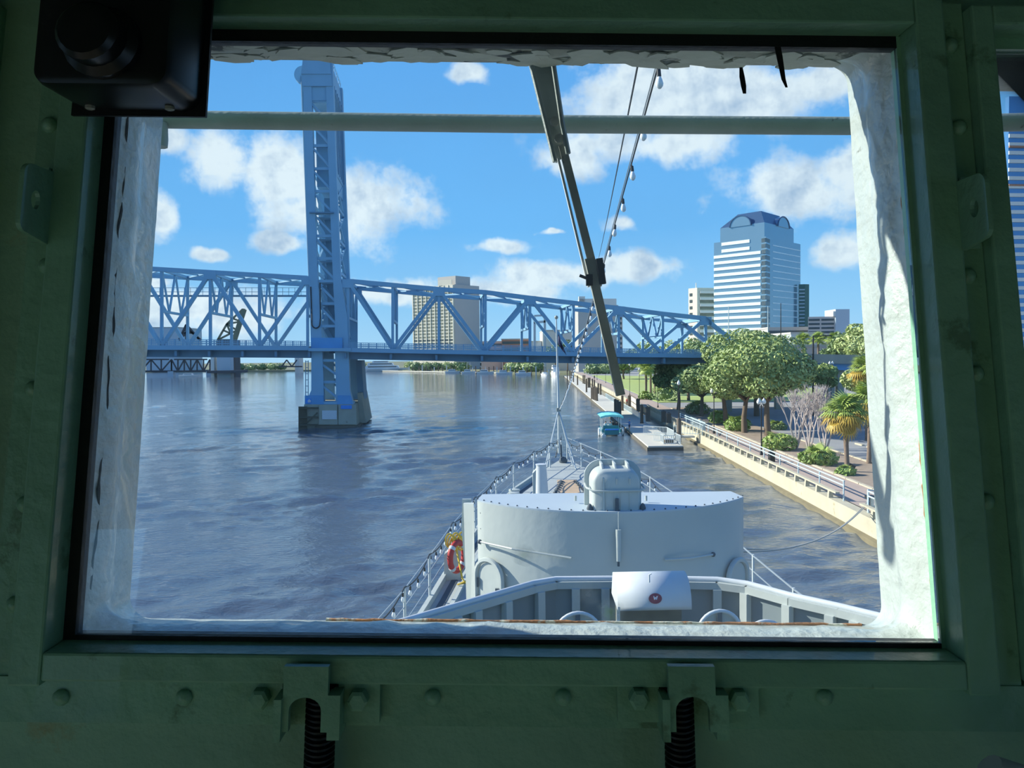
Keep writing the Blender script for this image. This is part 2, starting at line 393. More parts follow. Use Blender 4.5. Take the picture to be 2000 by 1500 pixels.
def smudge_mat(name, c, k, core=None):
    m = bpy.data.materials.new(name); m.use_nodes = True; nt = m.node_tree; N = nt.nodes; L = nt.links; N.clear()
    tr = N.new('ShaderNodeBsdfTransparent'); df = N.new('ShaderNodeBsdfTranslucent'); df.inputs[0].default_value = lin(c)
    tc = N.new('ShaderNodeTexCoord'); ln = N.new('ShaderNodeVectorMath'); ln.operation = 'LENGTH'
    mp = N.new('ShaderNodeMapping'); mp.inputs['Location'].default_value = (-0.5, -0.5, -0.5); L.new(tc.outputs['Generated'], mp.inputs[0])
    sc2 = N.new('ShaderNodeVectorMath'); sc2.operation = 'MULTIPLY'; sc2.inputs[1].default_value = (2, 0, 2); L.new(mp.outputs[0], sc2.inputs[0]); L.new(sc2.outputs[0], ln.inputs[0])
    n = N.new('ShaderNodeTexNoise'); n.inputs['Scale'].default_value = 120; n.inputs['Detail'].default_value = 6; L.new(tc.outputs['Object'], n.inputs['Vector'])
    ad = N.new('ShaderNodeMath'); ad.operation = 'ADD'; L.new(ln.outputs['Value'], ad.inputs[0]); L.new(n.outputs['Fac'], ad.inputs[1])
    mr = N.new('ShaderNodeMapRange'); L.new(ad.outputs[0], mr.inputs[0]); mr.inputs[1].default_value = 1.35; mr.inputs[2].default_value = 0.65; mr.inputs[3].default_value = 0.0; mr.inputs[4].default_value = k
    if core:
        r2 = N.new('ShaderNodeMapRange'); L.new(ad.outputs[0], r2.inputs[0]); r2.inputs[1].default_value = 1.0; r2.inputs[2].default_value = 0.5
        mc = N.new('ShaderNodeMix'); mc.data_type = 'RGBA'; L.new(r2.outputs[0], mc.inputs[0]); mc.inputs[6].default_value = lin(c); mc.inputs[7].default_value = lin(core); L.new(mc.outputs[2], df.inputs[0])
    ms = N.new('ShaderNodeMixShader'); L.new(mr.outputs[0], ms.inputs[0]); L.new(tr.outputs[0], ms.inputs[1]); L.new(df.outputs[0], ms.inputs[2])
    o = N.new('ShaderNodeOutputMaterial'); L.new(ms.outputs[0], o.inputs[0]); return m
from mathutils import noise as mnoise
rnd = random.Random(7)
def S(u, Y, z): return V((u + 0.0365 * Y, Y, z))
def struct(o): o['kind'] = 'structure'; return o

# ================================================================== SETTING OUTSIDE
def make_river():
    import numpy as np
    rs = np.random.RandomState(4)
    nr, nc = 640, 430
    Yr = 8.0 * np.exp(np.linspace(0, math.log(700 / 8.0), nr)); T = np.linspace(-.95, .75, nc)
    YY, TT = np.meshgrid(Yr, T, indexing='ij'); XX = TT * YY
    Z = np.zeros_like(XX); n = 80; sp = YY * .0075
    patch = np.zeros_like(XX)
    for k in range(7):
        lam = rs.uniform(22, 80); a = rs.uniform(0, 2 * PI); patch += np.sin(2 * PI / lam * (XX * math.cos(a) + 2.2 * YY * math.sin(a)) + rs.uniform(0, 6.28))
    patch = np.clip(.75 + .28 * patch, .25, 1.7)
    for k in range(n):
        lam = math.exp(rs.uniform(math.log(.8), math.log(6.5))); a = PI / 2 + .25 + rs.normal(0, .5); kk = 2 * PI / lam
        amp = .165 * math.sqrt(2.0 / n) / kk; w = np.clip((lam / sp - 2.5) / 3.0, 0, 1)
        ph = kk * (XX * math.cos(a) + YY * math.sin(a)) + rs.uniform(0, 6.28) + .6 * np.sin(XX * .21 + k) * np.sin(YY * .17 + 2 * k)
        s = np.sin(ph); Z += amp * w * (s + .25 * np.cos(2 * ph))
    fade = np.minimum(1, np.minimum(np.arange(nc), nc - 1 - np.arange(nc)) / 12.0)[None, :] * np.minimum(1, np.minimum(np.arange(nr), nr - 1 - np.arange(nr)) / 12.0)[:, None]
    Z *= fade * patch
    co = np.stack([XX, YY, Z], -1).reshape(-1, 3)
    idx = np.arange(nr * nc).reshape(nr, nc)
    q = np.stack([idx[:-1, :-1], idx[:-1, 1:], idx[1:, 1:], idx[1:, :-1]], -1).reshape(-1, 4)
    base = len(co); a0, b0, c0, d0 = idx[0, 0], idx[0, -1], idx[-1, -1], idx[-1, 0]
    ex = [(-1800, -200, 0), (1800, -200, 0), (1800, 2600, 0), (-1800, 2600, 0)]
    verts = co.tolist() + ex; faces = q.tolist()
    faces += [[base, base + 1] + idx[0, ::-1].tolist(), [base + 1, base + 2] + idx[::-1, -1].tolist(), [base + 2, base + 3] + idx[-1, :].tolist(), [base + 3, base] + idx[:, 0].tolist()]
    me = bpy.data.meshes.new('river'); me.from_pydata([(x, y - 1200, z) for x, y, z in verts], [], faces); me.update(); me.materials.append(M['water'])
    me.shade_smooth()
    o = bpy.data.objects.new('river', me); COL.objects.link(o); o.location = (0, 1200, 0)
    tag(o, 'wide blue-grey river with small waves below the window', 'river', kind='structure')
make_river()

def slab(pts, z0, z1):
    m = MB(); m.prism([V((p[0], p[1], z0)) for p in pts], (0, 0, z1 - z0)); return m
U0 = 20.9                                  # quay face in shore coordinates
def Sxy(u, Y): return (u + 0.0365 * Y, Y)
# right bank (ground of the park)
bank = slab([Sxy(U0 + .5, 20), (900, 20), (900, 2000), (19 + 60, 2000), Sxy(U0 + .5, 470)], -1, 1.32)
tag(bank.build('river_bank', M['asph']), 'flat grey car park ground behind the promenade on the right bank', 'ground', kind='structure')
far = slab([(-1500, 840), (-420, 790), (-140, 700), (-60, 620), (8, 500), Sxy(U0 + 1, 470), (80, 2000), (-1500, 2000)], -1, 1.2)
tag(far.build('far_bank', M['land']), 'low far river bank beyond the blue bridge', 'ground', kind='structure')
quay = thing('quay_wall', 'long beige concrete quay wall with slotted parapet along the promenade', 'quay wall', S(U0, 60, 0))
m = MB(); m.prism([S(U0, 25, -1), S(U0 + .9, 25, -1), S(U0 + .9, 25, 1.4), S(U0, 25, 1.4)], S(0, 445, 0)); m.build('wall', M['quay'], quay)
m = MB(); m.prism([S(U0 - .45, 25, -1), S(U0 - .02, 25, -1), S(U0 - .02, 25, .28), S(U0 - .35, 25, .22)], S(0, 445, 0)); m.build('ledge', M['quayw'], quay, label='wet brown footing at the waterline')
pmb = MB(); pmb.prism([V((0, -.14, 0)), V((.34, -.14, 0)), V((.30, -.14, .62)), V((.05, -.14, .62))], (0, .28, 0)); pmesh = pmb.mesh('parapet_post'); pmesh.materials.append(M['quay'])
Y = 41.0
gap = (50.2, 54.3)
while Y < 150:
    if not (gap[0] < Y < gap[1]): put('parapet_post', pmesh, quay, S(U0 + .02, Y, 1.4))
    Y += 2.45
for y0, y1 in ((25, 50.2), (54.3, 150)):
    m = MB(); m.prism([S(U0 + .03, y0, 1.92), S(U0 + .33, y0, 1.92), S(U0 + .33, y0, 2.04), S(U0 + .03, y0, 2.04)], S(0, y1 - y0, 0)); m.build('coping', M['quay'], quay)
# handrail on the quay
hr = thing('quay_handrail', 'pale blue two-pipe handrail running along the top of the quay wall', 'railing', S(U0 + .6, 75, 1.4))
for y0, y1 in ((25, 50.3), (54.2, 118)):
    for z in (2.5, 2.82):
        MB().tube([S(U0 + .62, y0, z), S(U0 + .62, y1, z)], .055, 6).build('rail', M['railb'], hr)
rp = MB().cyl((0, 0, 0), (0, 0, 1.42), .06, n=6).mesh('rail_post'); rp.materials.append(M['railb'])
for y in [26 + 4.8 * k for k in range(5)] + [50.2, 54.3] + [59 + 4.9 * k for k in range(13)]: put('rail_post', rp, hr, S(U0 + .62, y, 1.4))
gf = thing('gate_fence', 'short pale picket fence on the quay beside the mooring gap', 'fence', S(U0 + .62, 48, 1.4))
bal = MB().cyl((0, 0, 0), (0, 0, .85), .02, n=5).mesh('picket'); bal.materials.append(M['railb'])
for k in range(28): put('picket', bal, gf, S(U0 + .62, 44.4 + .2 * k, 1.6))
m = MB()
for a, b in ((V(S(U0 + .62, 50.3, 1.4)), V(S(U0 + .62, 50.3, 2.9))), (V(S(U0 + .62, 50.3, 2.9)), V(S(U0 + 1.9, 50.3, 2.7))), (V(S(U0 + 1.9, 50.3, 2.7)), V(S(U0 + 1.9, 50.3, 1.4)))): m.tube([a, b], .05, 6)
m.build('gate_frame', M['railb'], gf)
# mooring bollard
bo = MB(); bo.lathe([(.32, 0), (.34, .15), (.2, .25), (.2, .6), (.36, .72), (.36, .85), (.1, .92)], 12, S(U0 + 1.35, 51.6, 1.4))
tag(bo.build('mooring_bollard', M['iron'], smooth=40), 'black iron mooring bollard in the gap of the quay parapet', 'bollard')
# promenade, planting strip
m = MB(); m.prism([S(U0 + .8, 22, 1.30), S(25.4, 22, 1.30), S(25.4, 22, 1.40), S(U0 + .8, 22, 1.40)], S(0, 440, 0))
tag(m.build('promenade', M['brick']), 'pinkish brick riverside walkway behind the quay parapet', 'walkway', kind='structure')
m = MB(); m.prism([S(25.7, 22, 1.30), S(31.5, 22, 1.30), S(31.5, 22, 1.38), S(25.7, 22, 1.38)], S(0, 130, 0))
tag(m.build('planting_strip', M['mulch']), 'brown mulch planting strip between walkway and car park', 'flower bed', kind='structure')
kb = thing('kerb', 'pale stone kerb edging the brick walkway', 'kerb', S(25.55, 60, 1.3))
m = MB()
for k in range(46):
    y = 30 + 2.6 * k
    m = MB(); m.prism([S(25.4, y, 1.30), S(25.7, y, 1.30), S(25.7, y, 1.50), S(25.4, y, 1.50)], S(0, 2.5, 0)); m.build('kerb_stone', M['kerb'], kb)
for k in range(24):
    y = 36 + 2.6 * k
    m = MB(); m.prism([S(31.4, y, 1.30), S(31.65, y, 1.30), S(31.65, y, 1.48), S(31.4, y, 1.48)], S(0, 2.5, 0)); m.build('kerb_stone', M['kerb'], kb)
for k in range(9):   # parking wheel stops
    y = 62 + 3.2 * k
    tag(MB().box(S(36.5, y, 1.40), (.3, 1.8, .16)).build('wheel_stop', M['kerb']), 'pale concrete wheel stop lying in the car park behind the bare trees', 'wheel stop', 'wheel stops in the car park')
lawn = slab([Sxy(26, 168), Sxy(75, 168), Sxy(90, 330), Sxy(27, 400)], 1.2, 1.42)
tag(lawn.build('lawn', M['grass']), 'sunlit green lawn under the right end of the bridge', 'lawn', kind='structure')

# ================================================================== BRIDGE HOUSE INTERIOR
BL = at(82, 1275, .62); BR = at(1888, 1293, .62); TL = at(205, 38, .72); TR = at(1770, 36, .72)
WU = (BR - BL).normalized(); B0 = (BL + BR) / 2; T0 = (TL + TR) / 2; WV = (T0 - B0).normalized(); LV = (T0 - B0).length
HW = (BR - BL).length / 2
WO = V((0, 1, 0))
def W(u, v, o): return B0 + WU * u + WV * v + WO * o
def wbox(mb, u0, u1, v0, v1, o0, o1):
    return mb.hexa([W(a, c, b) for a in (u0, u1) for b in (o0, o1) for c in (v0, v1)])
R2 = .451                      # left edge of the neighbouring window
win = {}
win[1] = (-HW, HW); win[2] = (R2, R2 + .74); win[3] = (-R2 - .80, -R2 - .05)
wf = struct(thing('wall_front', None, None, W(0, -1.35, .05)))
wf['label'] = 'dark green steel bridge front wall around the windows'; 
OP = .138
for u0, u1, v0, v1 in ((-2.4, 2.4, LV + .022, .86), (-2.4, 2.4, -1.38, -.022), (-2.4, win[3][0], -.022, LV + .022), (win[3][1], -HW, -.022, LV + .022), (HW, R2, -.022, LV + .022), (win[2][1], 2.4, -.022, LV + .022)):
    wbox(MB(), u0, u1, v0, v1, .03, OP).build('wall_panel', M['greend'], wf)
zc = W(0, .84, 0).z; zf = W(0, -1.36, 0).z
struct(MB().span((-2.45, -2.55, zc), (2.45, W(0, .84, .13).y, zc + .06)).build('ceiling', M['ceil']))
struct(MB().box((0, -.75, zf - .03), (4.9, 3.6, .06)).build('floor', M['floor']))
for sx, nm in ((-1, 'wall_left'), (1, 'wall_right')):          # side walls with unseen door openings, added to let daylight in
    ws = struct(thing(nm, None, None, (sx * 2.43, -.75, zf)))
    for y0, y1, z0, z1 in ((-2.5, -2.0, zf, zc), (-.45, .55, zf, zc), (-2.0, -.45, zf + 1.72, zc)):
        MB().span((sx * 2.40, y0, z0), (sx * 2.46, y1, z1)).build('wall_panel', M['inw'], ws)
wb = struct(thing('wall_back', None, None, (0, -2.53, zf)))
for x0, x1, z0, z1 in ((-2.46, -2.22, zf, zc), (-2.22, -1.80, 12.30, zc), (-1.80, 2.46, zf, zc)):
    MB().span((x0, -2.56, z0), (x1, -2.5, z1)).build('wall_panel', M['inw'], wb)

def rrloop(u0, u1, v0, v1, r, o, n=8, k=30, disp=0.0, seed=0.0):
    """rounded rectangle loop, counter-clockwise from bottom-left, k points per side"""
    pts = []
    cs = [(u1 - r, v0 + r, -PI / 2), (u1 - r, v1 - r, 0), (u0 + r, v1 - r, PI / 2), (u0 + r, v0 + r, PI)]
    st = [((u0 + r, v0), (u1 - r, v0), 0), ((u1, v0 + r), (u1, v1 - r), 1), ((u1 - r, v1), (u0 + r, v1), 2), ((u0, v1 - r), (u0, v0 + r), 3)]
    for (a, b, sd_), (cx, cy, a0) in zip(st, cs):
        for i in range(k):
            t = i / k; pts.append((a[0] + (b[0] - a[0]) * t, a[1] + (b[1] - a[1]) * t, sd_))
        for i in range(n):
            an = a0 + PI / 2 * i / n; pts.append((cx + r * math.cos(an), cy + r * math.sin(an), sd_))
    out = []
    for (u, v, s_) in pts:
        d = 0
        if disp:
            w_ = W(u, v, o); d = (mnoise.fractal(w_ * 38 + V((seed, 0, 0)), 0.9, 2.0, 4)) * disp
        cu = (u0 + u1) / 2; cv = (v0 + v1) / 2; dx = cu - u; dy = cv - v; l = math.hypot(dx, dy)
        out.append((W(u + dx / l * d, v + dy / l * d, o), s_))
    return out
def window(idx, u0, u1, full=True):
    v0, v1 = 0.0, LV
    root = struct(thing('window_%d' % idx, None, None, W((u0 + u1) / 2, 0, .06)))
    g = M['green']; fw = .027 if full else .02
    # raised angle frame: face bars (o -0.02..0.0) and flange
    for (a, b, c, d) in ((u0 - fw, u0, -fw, LV + fw), (u1, u1 + fw, -fw, LV + fw), (u0, u1, -fw * .85, 0), (u0, u1, LV, LV + fw)):
        fb_ = wbox(MB(), a, b, c, d, .0, .0405).build('frame_bar', g, root); bv = fb_.modifiers.new('bevel', 'BEVEL'); bv.width = .0022; bv.segments = 2
    if full:
        fl = .052
        for (a, b, c, d) in ((u0 - fl, u0 - fw, -fw, LV + fl), (u1 + fw, u1 + fl, -fw, LV + fl), (u0 - fl, u1 + fl, LV + fw, LV + fl)):
            wbox(MB(), a, b, c, d, .014, .032).build('flange', g, root)
    # rubber gasket
    for (a, b, c, d) in ((u0, u0 + .010, 0, LV), (u1 - .004, u1, 0, LV), (u0 + .01, u1 - .004, 0, .004), (u0 + .01, u1 - .004, LV - .012, LV)):
        wbox(MB(), a, b, c, d, .029, .041).build('gasket', M['black'] if a < 0 else M['green'], root)
    # glass
    wbox(MB(), u0 + .004, u1 - .004, .004, LV - .004, .0315, .0345).build('pane', M['glass'], root)
    # painted reveal with rough weld bead
    prof = [(.041, .000, .006, .0005), (.056, .001, .008, .001), (.062, .004, .012, .0025), (.076, .008, .02, .0035), (.092, .007, .024, .0035), (.100, .003, .024, .0015), (.104, .002, .022, .0006), (.139, .003, .022, .0006)]
    if full:
        loops = [rrloop(u0 + i, u1 - i, v0 + i - max(0, o - .041) * .22, v1 - i + max(0, o - .041) * .17, r, o, 8, 44, dsp, .3) for o, i, r, dsp in prof]
        n = len(loops[0])
        side = [p[1] for p in loops[0]]
        for nm, sel, mt in (('reveal', (0, 1, 3), M['white']), ('reveal_head', (2,), M['whitep'])):
            mb = MB(); mb.v = [p[0] for l in loops for p in l]
            for j in range(len(loops) - 1):
                for i in range(n):
                    if side[i] in sel:
                        k = (i + 1) % n; mb.f.append((j * n + i, j * n + k, (j + 1) * n + k, (j + 1) * n + i))
            mb.build(nm, mt, root, smooth=50)
        # close the reveal corners to the square hole behind it (thin steel coaming between wall and reveal)
        a = [W(u_, v_, .139) for u_, v_ in ((u0 - .02, -.02), (u1 + .02, -.02), (u1 + .02, LV + .02), (u0 - .02, LV + .02))]
        rf = random.Random(21)
        for k in range(110):                    # loose paint flakes on the head of the reveal
            uu = rf.uniform(u0 + .03, u1 - .05); oo = rf.uniform(.050, .134); sz = rf.uniform(.008, .019); nn = rf.randint(6, 9); ph = rf.uniform(0, 6); tl_ = rf.uniform(-.12, .12); tl2 = rf.uniform(-.1, .1)
            poly = []
            for q_ in range(nn):
                an = 2 * PI * q_ / nn + ph; rr2 = sz * rf.uniform(.6, 1.1); du = rr2 * 1.5 * math.cos(an); do = rr2 * .8 * math.sin(an)
                poly.append(W(uu + du, LV - .006 + (oo - .041) * .17 - (.004 if .06 < oo < .1 else 0) + du * tl_ + do * tl2, min(.139, max(.044, oo + do))))
            MB().prism(poly, WV * .0018).build('paint_flake', M['flake'], root)
        # rust bead on the lower outer edge, rust along the right inner edge
        mb = MB(); pts = []; rr_ = []
        for i in range(70):
            t = i / 69; u = u0 + .20 + (u1 - u0 - .225) * t
            w_ = W(u, -.015, .1385); e = mnoise.noise(w_ * 60)
            pts.append(W(u, -.0175 + e * .0008, .137)); rr_.append(.0018 + .0010 * mnoise.noise(w_ * 90))
        MB().tube(pts, rr_, 6).build('rust_bead', M['rust'], root, smooth=60)
        pts = []; rr_ = []
        for i in range(90):                     # dark crack down the left reveal
            t = i / 89; v = .03 + (LV - .08) * t; w_ = W(u0, v, .07)
            pts.append(W(u0 + .0035 + .0012 * mnoise.noise(w_ * 45), v, .064 + .004 * mnoise.noise(w_ * 40 + V((3, 0, 0))))); rr_.append(max(.0004, .0013 + .0016 * mnoise.noise(w_ * 70)))
        MB().tube(pts, rr_, 5).build('paint_crack', M['black'], root, smooth=60)
        pts = []; rr_ = []
        for i in range(70):
            t = i / 69; v = .05 + (LV - .15) * t; w_ = W(u1, v, .043)
            pts.append(W(u1 - .001 + .0015 * mnoise.noise(w_ * 70), v, .043 + .002 * mnoise.noise(w_ * 50))); rr_.append(.0016 + .0012 * mnoise.noise(w_ * 100))
        MB().tube(pts, rr_, 6).build('rust_bead', M['rust'], root, smooth=60)
    else:
        for (a, b, c, d) in ((u0, u0 + .004, 0, LV), (u1 - .004, u1, 0, LV), (u0, u1, 0, .006), (u0, u1, LV - .014, LV)):
            wbox(MB(), a, b, c, d, .041, .139).build('reveal', M['white'], root)
    return root
w1 = window(1, -HW, HW)
w1['label'] = 'large square bridge window with green frame and peeling white reveal'
w2 = window(2, win[2][0], win[2][1], False); window(3, win[3][0], win[3][1], False)
# corner rivets on the frame and on the ledge strip
riv = MB().lathe([(.0075, 0), (.0072, .002), (.0045, .0048), (.001, .0058)], 10).mesh('rivet', smooth=60); riv.materials.append(M['green'])
rot_out = (V((0, -1, 0))).to_track_quat('Z', 'Y').to_euler()
def wpx(px, py, o):   # point of the wall layer o under a pixel
    n = WU.cross(WV); return onplane(px, py, W(0, 0, o), n)
for px, py in ((97, 245), (92, 520), (66, 760), (50, 985), (30, 1180), (1855, 90), (1872, 250), (1890, 540), (1905, 730), (1925, 980)):
    put('rivet', riv, w1, wpx(px, py, 0.014), rot_out, 1.0)
# ledge strip below the window
ls = struct(thing('trim_1', None, None, W(0, -.09, 0)))
wbox(MB(), -.62, .46, -.0595, -.0235, .012, .032).build('strip', M['green'], ls)
for px in (120, 360, 845, 1100, 1610): put('rivet', riv, ls, wpx(px, 1362, .012), rot_out, .95)
# small dark scratches on the glass
for pts in ([(1447, 132, 3), (1449, 150, 5), (1452, 168, 5), (1454, 183, 3)], [(1518, 90, 6), (1522, 110, 6), (1526, 132, 5), (1530, 155, 4), (1536, 171, 2)]):
    mb = MB(); l = [W(0, 0, 0)] * 0; a = []; b = []
    for px, py, w_ in pts: a.append(wpx(px - w_, py, .0312)); b.append(wpx(px + w_, py, .0312))
    poly = a + b[::-1]; mb.prism(poly, (0, -.0008, 0)); mb.build('black_mark', M['black'], w1)
# grime on the pane
def smudge(px, py, rx, ry, mat, rot=0, seed=0):
    c = wpx(px, py, .0308); mb = MB(); n = 28; pts = []
    for k in range(n):
        a = 2 * PI * k / n; q = 1 + .25 * mnoise.noise(V((math.cos(a) * 1.3 + seed, math.sin(a) * 1.3, seed)))
        x = rx * q * math.cos(a); y = ry * q * math.sin(a)
        x, y = x * math.cos(rot) - y * math.sin(rot), x * math.sin(rot) + y * math.cos(rot)
        pts.append(wpx(px + x, py + y, .0308))
    mb.add(pts, [tuple(range(n))]); mb.build('smudge', mat, w1)
sm1 = smudge_mat('pale_grime', (250, 252, 250), .3); sm2 = smudge_mat('green_grime', (246, 252, 246), .5, (190, 225, 160)); sm3 = smudge_mat('faint_grime', (250, 252, 252), .16)
smudge(1150, 1163, 34, 28, sm1, 0, 3); smudge(1192, 1195, 38, 30, sm2, .5, 5); smudge(1026, 1086, 38, 22, sm2, .5, 9)
smudge(962, 1225, 36, 60, sm3, -.2, 2); smudge(205, 1210, 80, 70, sm3, .2, 12); smudge(246, 1120, 24, 60, sm3, .1, 15)

# clamp brackets with threaded rods
def clamp(px0, px1, label, rod):
    t = thing('window_clamp', label, 'clamp', W(0, -.1, -.03))
    tl = wpx(px0, 1301, -.012); tr = wpx(px1, 1303, -.012); wdt = (tr - tl).length; c = (tl + tr) / 2
    X = WU; Z = WV; hh = .050
    def q(x, z, o=0): return c + X * x + Z * z + WO * o
    r = wdt * .36; zc_ = -.034
    poly = [q(-wdt / 2, 0), q(wdt / 2, 0), q(wdt / 2, -hh), q(r, -hh)]
    for k in range(11):
        a = PI * k / 10; poly.append(q(r * math.cos(a), zc_ + r * math.sin(a) * .8))
    poly += [q(-r, -hh), q(-wdt / 2, -hh)]
    MB().prism(poly, (0, .006, 0)).build('plate', M['green'], t)
    wbox(MB(), 0, 0, 0, 0, 0, 0) if False else None
    MB().hexa([q(a, z, o) for a in (-wdt / 2 - .006, -wdt / 2) for o in (-.004, .03) for z in (-.056, -.024)]).build('side_lug', M['green'], t)
    MB().hexa([q(a, z, o) for a in (wdt / 2, wdt / 2 + .010) for o in (0, .03) for z in (-.056, -.022)]).build('side_lug', M['green'], t)
    # threaded rod
    prof = []; z = -.24
    while z < -.022:
        prof += [(.0095, z), (.0125, z + .0012), (.0125, z + .0022), (.0095, z + .0034)]; z += .0044
    o0 = q(wdt * rod, 0, .018); Mx = Matrix((WU, WO, WV)).transposed()
    MB().lathe(prof, 14, o0, Mx).build('threaded_rod', M['black'], t, smooth=30)
    # bolts either side
    for sx in (-1, 1):
        b0 = q(sx * (wdt / 2 + .022), -.030, .022)
        MB().hexa([b0 + X * a + Z * z_ + WO * o for a in (-.017, .017) for o in (-.006, .0) for z_ in (-.02, .02)]).build('bolt_plate', M['green'], t)
        prof = [(.0085, 0), (.0085, .008), (.006, .0095)]
        Mx2 = Matrix((WU, WV, -WO)).transposed()
        MB().lathe(prof, 6, b0 + WO * -.006, Mx2).build('bolt_head', M['green'], t)
    return t
clamp(555, 642, 'green steel window clamp with arched plate, left of the two below the window', .24)
clamp(1305, 1396, 'green steel window clamp with arched plate, right of the two below the window', -.2)
# lugs on both sides of the frame
def lug(sgn, label, pyt, pyb):
    t = thing('frame_lug', label, 'bracket', W(sgn * (HW + .027), .3, 0))
    u = sgn * (HW + .029); vt = (wpx(1000, pyt, -.03) - B0).dot(WV); vb = (wpx(1000, pyb, -.03) - B0).dot(WV)
    d = .040; mb = MB(); r = .010; out = []
    def arc(cv, co, a0, a1, rr__=r):
        for k in range(6):
            a = a0 + (a1 - a0) * k / 5; out.append((cv + rr__ * math.sin(a), co - rr__ * math.cos(a)))
    out.append((vb - .006, 0.0)); arc(vb + r, -d + r, -PI / 2, 0) ; arc(vt - r, -d + r, 0, PI / 2); out.append((vt, 0.0))
    hole = [((vt + vb) / 2 + .0085 * math.sin(2 * PI * k / 14), -d * .55 - .0062 * math.cos(2 * PI * k / 14)) for k in range(14)]
    import bmesh as bm_
    th = .004
    b = bm_.new(); ov = [b.verts.new(W(u - sgn * th, a, o)) for a, o in out]; hv = [b.verts.new(W(u - sgn * th, a, o)) for a, o in hole]
    es = [b.edges.new((l[i], l[(i + 1) % len(l)])) for l in (ov, hv) for i in range(len(l))]
    bm_.ops.triangle_fill(b, use_beauty=True, edges=es)
    g = bm_.ops.extrude_face_region(b, geom=b.faces[:]); bm_.ops.translate(b, verts=[x for x in g['geom'] if isinstance(x, bm_.types.BMVert)], vec=WU * (sgn * th))
    bm_.ops.recalc_face_normals(b, faces=b.faces[:])
    off = wl(t); bm_.ops.translate(b, verts=b.verts[:], vec=-off)
    me = bpy.data.meshes.new('plate'); b.to_mesh(me); b.free(); me.materials.append(M['green'])
    o = bpy.data.objects.new('plate', me); COL.objects.link(o); o.parent = t
    MB().hexa([W(u + sgn * a, v, o) for a in (0, .012) for o in (-.001, .004) for v in (vb - .004, vt + .004)]).build('foot', M['green'], t)
lug(-1, 'green steel lug with a bolt hole on the left side of the window frame', 318, 452)
lug(1, 'sunlit green steel lug with a bolt hole on the right side of the window frame', 318, 445)
# wiper motor box in the upper left corner
t = thing('wiper_motor_box', 'black metal motor box mounted over the upper left window corner', 'motor box', wpx(270, 160, -.03))
def bx(px, py, o): return wpx(px, py, o)
def rbox(mb, u0, u1, v0, v1, o0, o1, r=.012):
    def lp(o, rr__, ins): return [W(a, b_, o) for a, b_ in [( (u1 - ins - rr__ + rr__ * math.cos(t_)) if q_ in (0, 3) else (u0 + ins + rr__ + rr__ * math.cos(t_)), (v1 - ins - rr__ + rr__ * math.sin(t_)) if q_ in (0, 1) else (v0 + ins + rr__ + rr__ * math.sin(t_))) for q_ in range(4) for t_ in [q_ * PI / 2 + PI / 2 * k / 5 for k in range(6)]]]
    ls_ = [lp(o1, r, 0), lp(o0 + r * .6, r, .0), lp(o0 + r * .15, r * .8, .002), lp(o0, r * .6, .006)]
    n = len(ls_[0]); b0_ = len(mb.v)
    mb.v += [p for l in ls_ for p in l]
    for j in range(3):
        for i in range(n): mb.f.append((b0_ + j * n + i, b0_ + j * n + (i + 1) % n, b0_ + (j + 1) * n + (i + 1) % n, b0_ + (j + 1) * n + i))
    mb.f.append(tuple(b0_ + i for i in range(n))); mb.f.append(tuple(b0_ + 3 * n + i for i in range(n)))
    return mb
def uv(px, py, o):
    p = wpx(px, py, o) - W(0, 0, o); return p.dot(WU), p.dot(WV)
u_r, v_b = uv(402, 226, -.024); u_l = uv(172, 100, -.024)[0]
rbox(MB(), u_l, u_r, v_b, v_b + .17, -.092, -.026, .014).build('casing', M['blackbox'], t, smooth=40)
wbox(MB(), u_l - .004, u_r + .005, v_b - .004, v_b + .18, -.026, -.0225).build('mounting_plate', M['black'], t)
uc, vc = uv(205, 85, -.1)
Mx2 = Matrix((WU, WV, -WO)).transposed()
MB().lathe([(.030, 0), (.030, .006), (.024, .012), (.024, .026), (.020, .030), (.008, .031)], 20, W(uc, vc, -.092), Mx2).build('shaft_boss', M['blackbox'], t, smooth=40)
for du, dv in ((.02, .02), (u_r - u_l - .02, .02)):
    MB().lathe([(.004, 0), (.004, .003), (.002, .004)], 8, W(u_l + du, v_b + .0005, -.04), Matrix((WU, WO, -WV)).transposed()).build('screw', M['steel'], t)
# white pipe end at the lower right
t = MB(); c = wpx(1965, 1530, -.05)
t.tube([c + V((.07, -.02, -.06)), c + V((.02, -.005, -.02)), c + V((0, 0, 0.0)), c + V((-.012, .002, .010))], [.02, .02, .019, .012], 14)
tag(t.build('white_handle', M['locker'], smooth=50), 'white rounded handle poking up at the lower right corner of the wall', 'handle')

# ================================================================== OUTSIDE THE PANE: wiper, handrail
t = thing('windscreen_wiper', 'grey metal windscreen wiper arm hanging across the window', 'wiper', at(1130, 420, .86))
def ln(pa, pb, ya, yb, k): return at(pa[0] + (pb[0] - pa[0]) * k, pa[1] + (pb[1] - pa[1]) * k, ya + (yb - ya) * k)
def plate(mb, pxs, Yd, th):
    mb.prism([at(x, y, Yd + dy) for x, y, dy in pxs], (0, th, 0)); return mb
plate(MB(), [(1028, 80, .0), (1072, 80, .0), (1098, 240, -.012), (1108, 300, -.016), (1086, 318, -.016), (1072, 250, -.012)], .87, .003).build('arm_plate', M['pipe'], t)
for e in ([(1026, 80), (1068, 250), (1084, 316)], [(1074, 80), (1098, 240), (1110, 300)]):
    mb = MB(); mb.tube([at(x, y, .864 - .016 * (y - 80) / 240) for x, y in e], .0028, 6); mb.build('arm_flange', M['pipe'], t)
